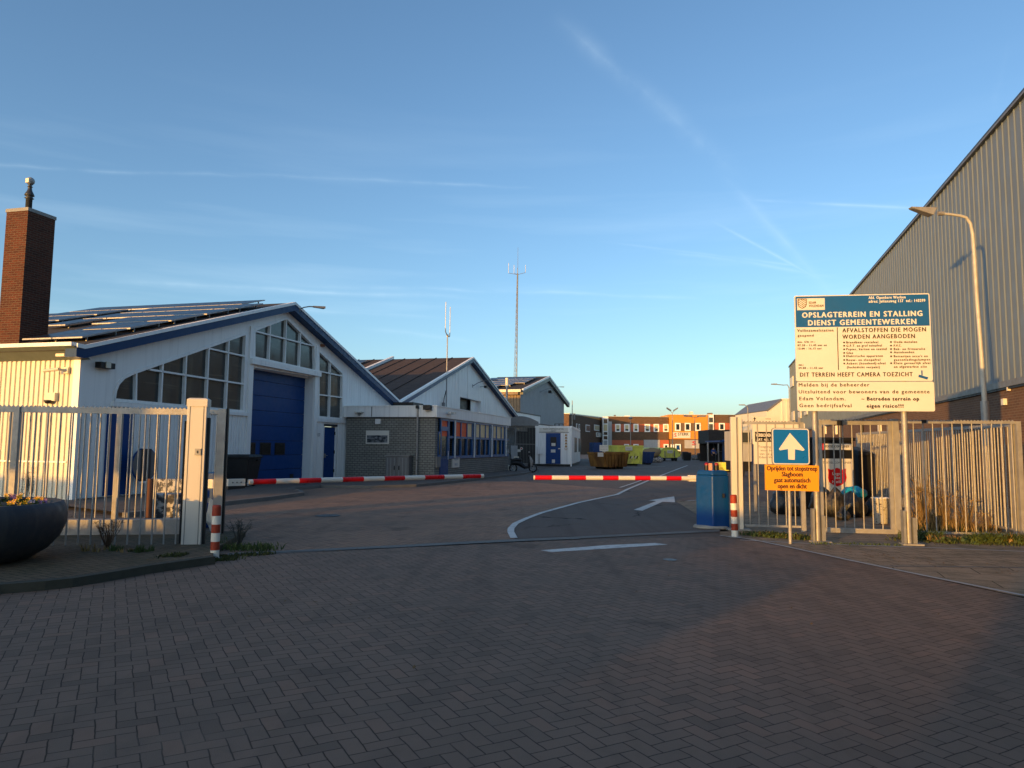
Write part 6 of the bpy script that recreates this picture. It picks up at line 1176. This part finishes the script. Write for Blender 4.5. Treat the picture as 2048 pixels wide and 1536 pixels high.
p = at(1029, 944); hy = empty('small_sign', (p.x, p.y, 0), 0, 'small cream sign on a thin post left of the scooter', 'sign'); b = MB(); b.cyl((0, 0, 0), (0, 0, .8), .02, CREAM, n=8); b.build('post', hy); b = MB(); b.box(-.05, .27, -.03, -.01, .70, .98, CREAM); b.build('panel', hy); b = MB(); b.lathe([(0, .10), (.12, .08), (.24, .0)], (0, 0, 0), CREAM, n=18); b.build('foot', hy)
p = at(1013, 943); b = MB(); b.hull8([(-.15, -.15, 0), (.2, -.15, 0), (.2, .15, 0), (-.15, .15, 0)], [(-.12, -.12, .5), (.22, -.12, .38), (.22, .12, .38), (-.12, .12, .5)], CREAM); o = b.build('salt_box', bevel=.01); o.location = p; tag(o, 'small sloping cream box on the ground at the office corner', 'box')
# ================================================================ person under the canopy
def person():
    p = at(1427.5, 924); root = empty('person', (p.x, p.y, 0), 0, 'person in a blue jacket and dark trousers standing under the black canopy', 'person')
    J = {'pel': (0, 0, .95), 'wai': (0, 0, 1.1), 'che': (0, .0, 1.35), 'nck': (0, 0, 1.5), 'hd': (0, -.02, 1.62), 'top': (0, -.02, 1.74), 'hl': (-.09, 0, .9), 'kl': (-.11, -.03, .5), 'al': (-.12, 0, .08), 'tl': (-.13, -.14, .03),
         'hr': (.09, 0, .9), 'kr': (.12, -.04, .5), 'ar': (.14, .02, .08), 'tr': (.15, -.12, .03), 'sl': (-.19, 0, 1.42), 'el': (-.26, .03, 1.15), 'wl': (-.22, -.12, .92), 'sr': (.19, 0, 1.42), 'er': (.28, -.02, 1.16), 'wr': (.24, -.2, 1.0)}
    R = {'pel': .14, 'wai': .13, 'che': .16, 'nck': .06, 'hd': .10, 'top': .07, 'hl': .10, 'kl': .07, 'al': .05, 'tl': .04, 'hr': .10, 'kr': .07, 'ar': .05, 'tr': .04, 'sl': .07, 'el': .055, 'wl': .04, 'sr': .07, 'er': .055, 'wr': .04}
    E_ = [('pel', 'wai'), ('wai', 'che'), ('che', 'nck'), ('nck', 'hd'), ('hd', 'top'), ('pel', 'hl'), ('hl', 'kl'), ('kl', 'al'), ('al', 'tl'), ('pel', 'hr'), ('hr', 'kr'), ('kr', 'ar'), ('ar', 'tr'), ('che', 'sl'), ('sl', 'el'), ('el', 'wl'), ('che', 'sr'), ('sr', 'er'), ('er', 'wr')]
    def skin(name, keys, edges, m, grow=1.0, rootk=None):
        ks = list(keys); me = bpy.data.meshes.new(name); me.from_pydata([J[k] for k in ks], [(ks.index(a), ks.index(b)) for a, b in edges], [])
        o = bpy.data.objects.new(name, me); S.collection.objects.link(o); md = o.modifiers.new('skin', 'SKIN'); md.use_smooth_shade = True
        for i, k in enumerate(ks): me.skin_vertices[0].data[i].radius = (R[k] * grow, R[k] * grow)
        me.skin_vertices[0].data[ks.index(rootk or ks[0])].use_root = True; o.modifiers.new('sub', 'SUBSURF').levels = 1; me.materials.append(m); o.parent = root
        dg = bpy.context.evaluated_depsgraph_get(); me2 = bpy.data.meshes.new_from_object(o.evaluated_get(dg)); o.modifiers.clear(); o.data = me2; return o
    for s_, wk, sg__ in ((-1, 'wl', 'l'), (1, 'wr', 'r')):      # palm, four fingers and thumb
        w = Vector(J[wk]); J['p' + sg__] = tuple(w + Vector((0, -.03, -.07))); R['p' + sg__] = .03; E_.append((wk, 'p' + sg__))
        for k in range(4): key = 'f%s%d' % (sg__, k); J[key] = tuple(w + Vector(((k - 1.5) * .02, -.05, -.15 + abs(k - 1.5) * .008))); R[key] = .009; E_.append(('p' + sg__, key))
        key = 't' + sg__ + 'h'; J[key] = tuple(w + Vector((-s_ * .05, -.06, -.09))); R[key] = .010; E_.append(('p' + sg__, key))
    skin('body', J.keys(), E_, paint('skin', (.42, .24, .16), .6), 1.0, 'pel')
    up = ['che', 'wai', 'sl', 'el', 'wl', 'sr', 'er', 'wr']; skin('jacket', up, [('wai', 'che'), ('che', 'sl'), ('sl', 'el'), ('el', 'wl'), ('che', 'sr'), ('sr', 'er'), ('er', 'wr')], paint('jacket_blue', (.01, .05, .22), .8), 1.18)
    lo = ['pel', 'hl', 'kl', 'al', 'hr', 'kr', 'ar']; skin('trousers', lo, [('pel', 'hl'), ('hl', 'kl'), ('kl', 'al'), ('pel', 'hr'), ('hr', 'kr'), ('kr', 'ar')], paint('trousers_dark', (.012, .013, .018), .8), 1.15)
    for a, t in (('al', 'tl'), ('ar', 'tr')): b = MB(); q = Vector(J[a]); e = Vector(J[t]); b.tube([tuple(q + Vector((0, .05, -.03))), tuple(q + Vector((0, 0, -.03))), tuple(e + Vector((0, -.04, .01)))], [.05, .055, .04], BLACK, n=10); b.build('shoe', root)
    b = MB(); b.lathe([(0, .08), (.06, .075), (.098, .03), (.10, -.02), (.08, -.05), (.06, -.06)], (0, 0, 1.70), paint('hair_dark', (.02, .015, .01), .8), n=18); b.build('hair', root)
    b = MB(); b.hull8([(-.012, -.135, 1.60), (.012, -.135, 1.60), (.012, -.10, 1.60), (-.012, -.10, 1.60)], [(-.006, -.12, 1.65), (.006, -.12, 1.65), (.006, -.10, 1.65), (-.006, -.10, 1.65)], paint('skin_nose', (.42, .24, .16), .6)); b.build('nose', root)
    for x in (-.035, .035): b = MB(); b.lathe([(0, -.012), (.012, 0), (0, .012)], (x, -.118, 1.655), INK, n=8); b.build('eye', root)
person()
# ================================================================ weeds and grass
GRASS = paint('grass_green', (.055, .085, .018), .75, var=.6, sc=3); STRAW = paint('dry_straw', (.30, .20, .08), .8, var=.5, sc=4); MOSS = paint('moss_green', (.055, .065, .018), .9, var=.6, sc=6)
def blades(b, c, n, r, h, m, bend=.4, w=.006, rng=random, line=None):
    for _ in range(n):
        if line: t = rng.random(); x, y = lerp(line[0][0], line[1][0], t) + rng.gauss(0, r), lerp(line[0][1], line[1][1], t) + rng.gauss(0, r)
        else: a = rng.uniform(0, 6.28); q = r * math.sqrt(rng.random()); x, y = c[0] + q * math.cos(a), c[1] + q * math.sin(a)
        hh = h * rng.uniform(.45, 1.05); a = rng.uniform(0, 6.28); bx_, by_ = math.cos(a) * bend * hh * rng.random(), math.sin(a) * bend * hh * rng.random(); ww = w * rng.uniform(.7, 1.4); e = rng.uniform(0, 3.14); ex, ey = math.cos(e) * ww, math.sin(e) * ww
        z = c[2] if not line else 0.0
        b.add([(x - ex, y - ey, z), (x + ex, y + ey, z), (x + bx_ * .35 + ex * .8, y + by_ * .35 + ey * .8, z + hh * .6), (x + bx_ * .35 - ex * .8, y + by_ * .35 - ey * .8, z + hh * .6), (x + bx_, y + by_, z + hh)], [(0, 1, 2, 3), (3, 2, 4)], m)
b = MB(); la, lb = P2(1805, 1080), P2(2048, 1090)
for i in range(46):
    t = random.random() ** .8 * 1.25; cx, cy = lerp(la[0], lb[0], t), lerp(la[1], lb[1], t) + random.gauss(.05, .12); big = random.random()
    m_ = STRAW if random.random() < .3 else GRASS; r_ = random.uniform(.06, .17); blades(b, (cx, cy, 0), int(30 + 60 * big), r_, .06 + .17 * big, m_, 1.1, .009)
    if random.random() < .75:
        for _ in range(int(10 + 22 * big)): leafy(b, (cx + random.gauss(0, r_ * .6), cy + random.gauss(0, r_ * .6), 0), .04, .05 + .14 * big, 2, random.choice([GRASS, LEAF, MOSS]), random.uniform(.03, .075))
blades(b, None, 900, .16, .05, MOSS, 1.0, .012, line=(la, lb))
b.build('weeds', kind='stuff', label='green weeds and grass along the foot of the right fence')
b = MB()                                              # fallen leaves and grit
LFM = paint('dead_leaf', (.16, .09, .03), .8, var=.6, sc=20)
for (pa, pb, n, sg_x) in ((P2(100, 1165), P2(430, 1118), 60, .12), (P2(1490, 1078), P2(1800, 1120), 70, .22), (P2(1700, 1105), P2(2048, 1150), 60, .25), (P2(560, 1104), P2(1300, 1072), 36, .3), (P2(500, 1200), P2(1800, 1180), 40, 1.2), (P2(1560, 1055), P2(1790, 1060), 90, .2)):
    for _ in range(n):
        t = random.random(); x, y = lerp(pa[0], pb[0], t) + random.gauss(0, sg_x), lerp(pa[1], pb[1], t) + random.gauss(0, sg_x); a = random.uniform(0, 6.28); l = random.uniform(.012, .03)
        z = .016 + (.09 if x < -4.5 and y > 9.2 else 0); c_, s__ = math.cos(a) * l, math.sin(a) * l
        b.add([(x - c_, y - s__, z), (x + s__ * .5, y - c_ * .5, z + .006), (x + c_, y + s__, z + random.uniform(0, .012)), (x - s__ * .5, y + c_ * .5, z + .004)], [(0, 1, 2, 3)], LFM)
b.build('fallen_leaves', kind='stuff', label='scattered dead leaves and litter along the kerbs')
b = MB(); blades(b, None, 700, .10, .09, GRASS, .9, .010, line=(P2(1490, 1070), P2(1625, 1080))); blades(b, None, 200, .08, .10, STRAW, .9, .009, line=(P2(1490, 1070), P2(1625, 1080)))
for i in range(260): t = random.random(); x, y = lerp(P2(1530, 1073)[0], P2(1590, 1077)[0], t) + random.gauss(0, .1), lerp(P2(1530, 1073)[1], P2(1590, 1077)[1], t) + random.gauss(0, .08); leafy(b, (x, y, 0), .04, .10, 2, GRASS, .05)
blades(b, None, 160, .05, .05, GRASS, .9, .008, line=(P2(1620, 1088), P2(1800, 1092)))
b.build('weeds', kind='stuff', label='low weeds at the foot of the fence by the arrow sign')
b = MB(); blades(b, None, 500, .07, .05, MOSS, .9, .012, line=(P2(330, 1112, .09), P2(470, 1106, .09))); [blades(b, (lerp(P2(150, 1103, .09)[0], P2(372, 1097, .09)[0], t_), P2(200, 1102, .09)[1] + random.gauss(.03, .06), 0), random.randint(8, 40), random.uniform(.03, .09), random.uniform(.04, .15), random.choice([STRAW, GRASS, MOSS]), 1.0, .007) for t_ in [random.random() for _ in range(15)]]; blades(b, None, 260, .06, .05, MOSS, .9, .012, line=(P2(420, 1116), P2(540, 1108))); blades(b, None, 300, .12, .12, GRASS, .9, .009, line=(P2(452, 1098), P2(540, 1100)))
b.v = [(v[0], v[1], v[2] + (.085 if v[0] < -4.4 else 0)) for v in b.v]
b.build('weeds', kind='stuff', label='sparse weeds and moss around the left gate pillar and kerb')
# dry twiggy shrubs
TW = paint('brown_twig', (.10, .055, .03), .9, var=.4)
def twigs(px, py, h, r, n, label, m=TW, z0=0.0, leaves=None, cat='shrub', name='dry_shrub', group=None):
    p = at(px, py, z0); o = empty(name, (p.x, p.y, z0), 0, label, cat, group); b = MB()
    for _ in range(n):
        a = random.uniform(0, 6.28); e = random.uniform(.1, 1); x, y = math.cos(a) * r * e, math.sin(a) * r * e; hh = h * random.uniform(.6, 1)
        q = [(x * .1, y * .1, 0), (x * .45 + random.gauss(0, .02), y * .45, hh * .5), (x * .8, y * .8 + random.gauss(0, .02), hh * .85), (x, y, hh)]; b.tube(q, [.006, .005, .003, .002], m, n=4)
        for k in range(4): t = random.uniform(.3, .95); c = Vector(q[1]).lerp(Vector(q[3]), t); d = Vector((random.gauss(0, 1), random.gauss(0, 1), random.random())).normalized() * h * .16; b.tube([tuple(c), tuple(c + d)], [.003, .0015], m, n=4)
    b.build('stems', o)
    if leaves: b = MB(); leafy(b, (0, 0, h * .1), r, h * .9, leaves[0], leaves[1], .03); b.build('leaves', o)
twigs(215, 1095, .42, .22, 22, 'dry reddish shrub growing through the left fence', z0=.085); twigs(58, 1003, .95, .22, 26, 'thin dark shrub by the near workshop wall above the planter', m=paint('dark_twig', (.03, .03, .025), .9), z0=.0, leaves=(120, MOSS)); twigs(478, 1090, .42, .22, 24, 'dry grey weed clump behind the left bollard', m=paint('grey_twig', (.06, .06, .05), .9))
# tall dry grass clumps by the right fence
def clump(px, py, h, n, label, spread=.3):
    p = at(px, py); o = empty('dry_grass', (p.x, p.y, 0), 0, label, 'grass clump', 'tall dry grass at the right fence'); b = MB()
    for _ in range(n):
        a = random.uniform(0, 6.28); e = random.random(); hh = h * random.uniform(.5, 1); bx_, by_ = math.cos(a) * spread * e * 1.3 - .08, math.sin(a) * spread * e
        b.tube([(math.cos(a) * .08, math.sin(a) * .08, 0), (bx_ * .35, by_ * .35, hh * .5), (bx_ * .75, by_ * .75, hh * .88), (bx_ * 1.15, by_ * 1.15, hh)], [.005, .004, .003, .002], STRAW, n=4)
        if random.random() < .4: q = Vector((bx_ * .95, by_ * .95, hh * .95)); b.tube([tuple(q), tuple(q + Vector((bx_ * .3, by_ * .3, .02)))], [.012, .003], STRAW, n=5)
    b.build('stems', o); b = MB(); blades(b, (0, 0, 0), n * 3, spread * .8, h * .45, STRAW, 1.0, .006); blades(b, (0, 0, 0), n, spread * .8, h * .25, GRASS, 1.0, .008); b.build('blades', o)
clump(1850, 1062, 1.15, 75, 'tall dry grass clump just right of the second sign post', .42); clump(1892, 1064, 1.0, 80, 'thick dry grass clump in the middle of the right fence', .42); clump(1935, 1066, .75, 60, 'lower dry grass clump towards the right fence end', .35); clump(1975, 1062, .45, 40, 'short dry grass clump nearest the right fence end', .3)
# ================================================================ unseen blocks added behind the viewer to cast the evening shade
HB = bricks('blocker_brick', (.2, .1, .06), (.15, .08, .05), (.2, .18, .15))
def shade(u0, u1, z5, label, v0=-20.0, z0=0.0, d=4.0, name='blocker', cat='blocker'):
    """an unseen flat-topped block, added so that its shade reaches height z5 at 5 m beyond the viewer"""
    e = Vector((SD.x, SD.y, 0)).normalized(); n = Vector((e.y, -e.x, 0)); H_ = z5 + (5 - v0) * math.tan(SUN_EL)
    o = empty(name, e * v0, math.atan2(n.y, n.x), label, cat); b = MB(); b.box(u0, u1, -d, 0, z0, H_, HB); b.build('wall', o); b = MB(); b.box(u0 + .02, u1 - .02, -d + .05, -.02, H_, H_ + .0001, CONC); return o
shade(-34, -19.6, .74, 'low brick garage added for shade far behind the viewer on the left')
shade(-15.0, -11.45, .25, 'low brick garage added for shade behind the viewer beside the light gap'); shade(-11.45, -9.9, .66, 'brick garage added for shade behind the viewer in line with the left pillar')
shade(-9.9, -4.9, .82, 'brick garage added for shade behind the viewer in line with the barriers')
shade(-4.9, -2.9, .30, 'low brick garage added for shade behind the viewer in line with the arrow sign'); shade(-2.9, -.85, .02, 'low brick garage added for shade behind the viewer beside the tall house')
shade(-.85, 12, 9, 'tall brick house added for shade behind the viewer on the right', name='occluder', cat='occluder')  # unseen tall block added to keep the right foreground in shade
def baffle():  # unseen raised panel added to shade the upper left fence bars
    e = Vector((SD.x, SD.y, 0)).normalized(); n = Vector((e.y, -e.x, 0)); t = math.tan(SUN_EL); v0 = -12.0
    o = empty('baffle', e * v0, math.atan2(n.y, n.x), 'raised unseen hoarding behind the viewer', 'baffle'); b = MB(); b.box(-12.75, -11.15, -.1, 0, 1.10 + 17 * t, 2.35 + 17 * t, WHITE2); b.build('panel', o)
    for x in (-12.6, -11.6): b = MB(); b.box(x - .03, x + .03, -.1, 0, 0, 1.10 + 17 * t, GALV); b.build('post', o)
baffle()
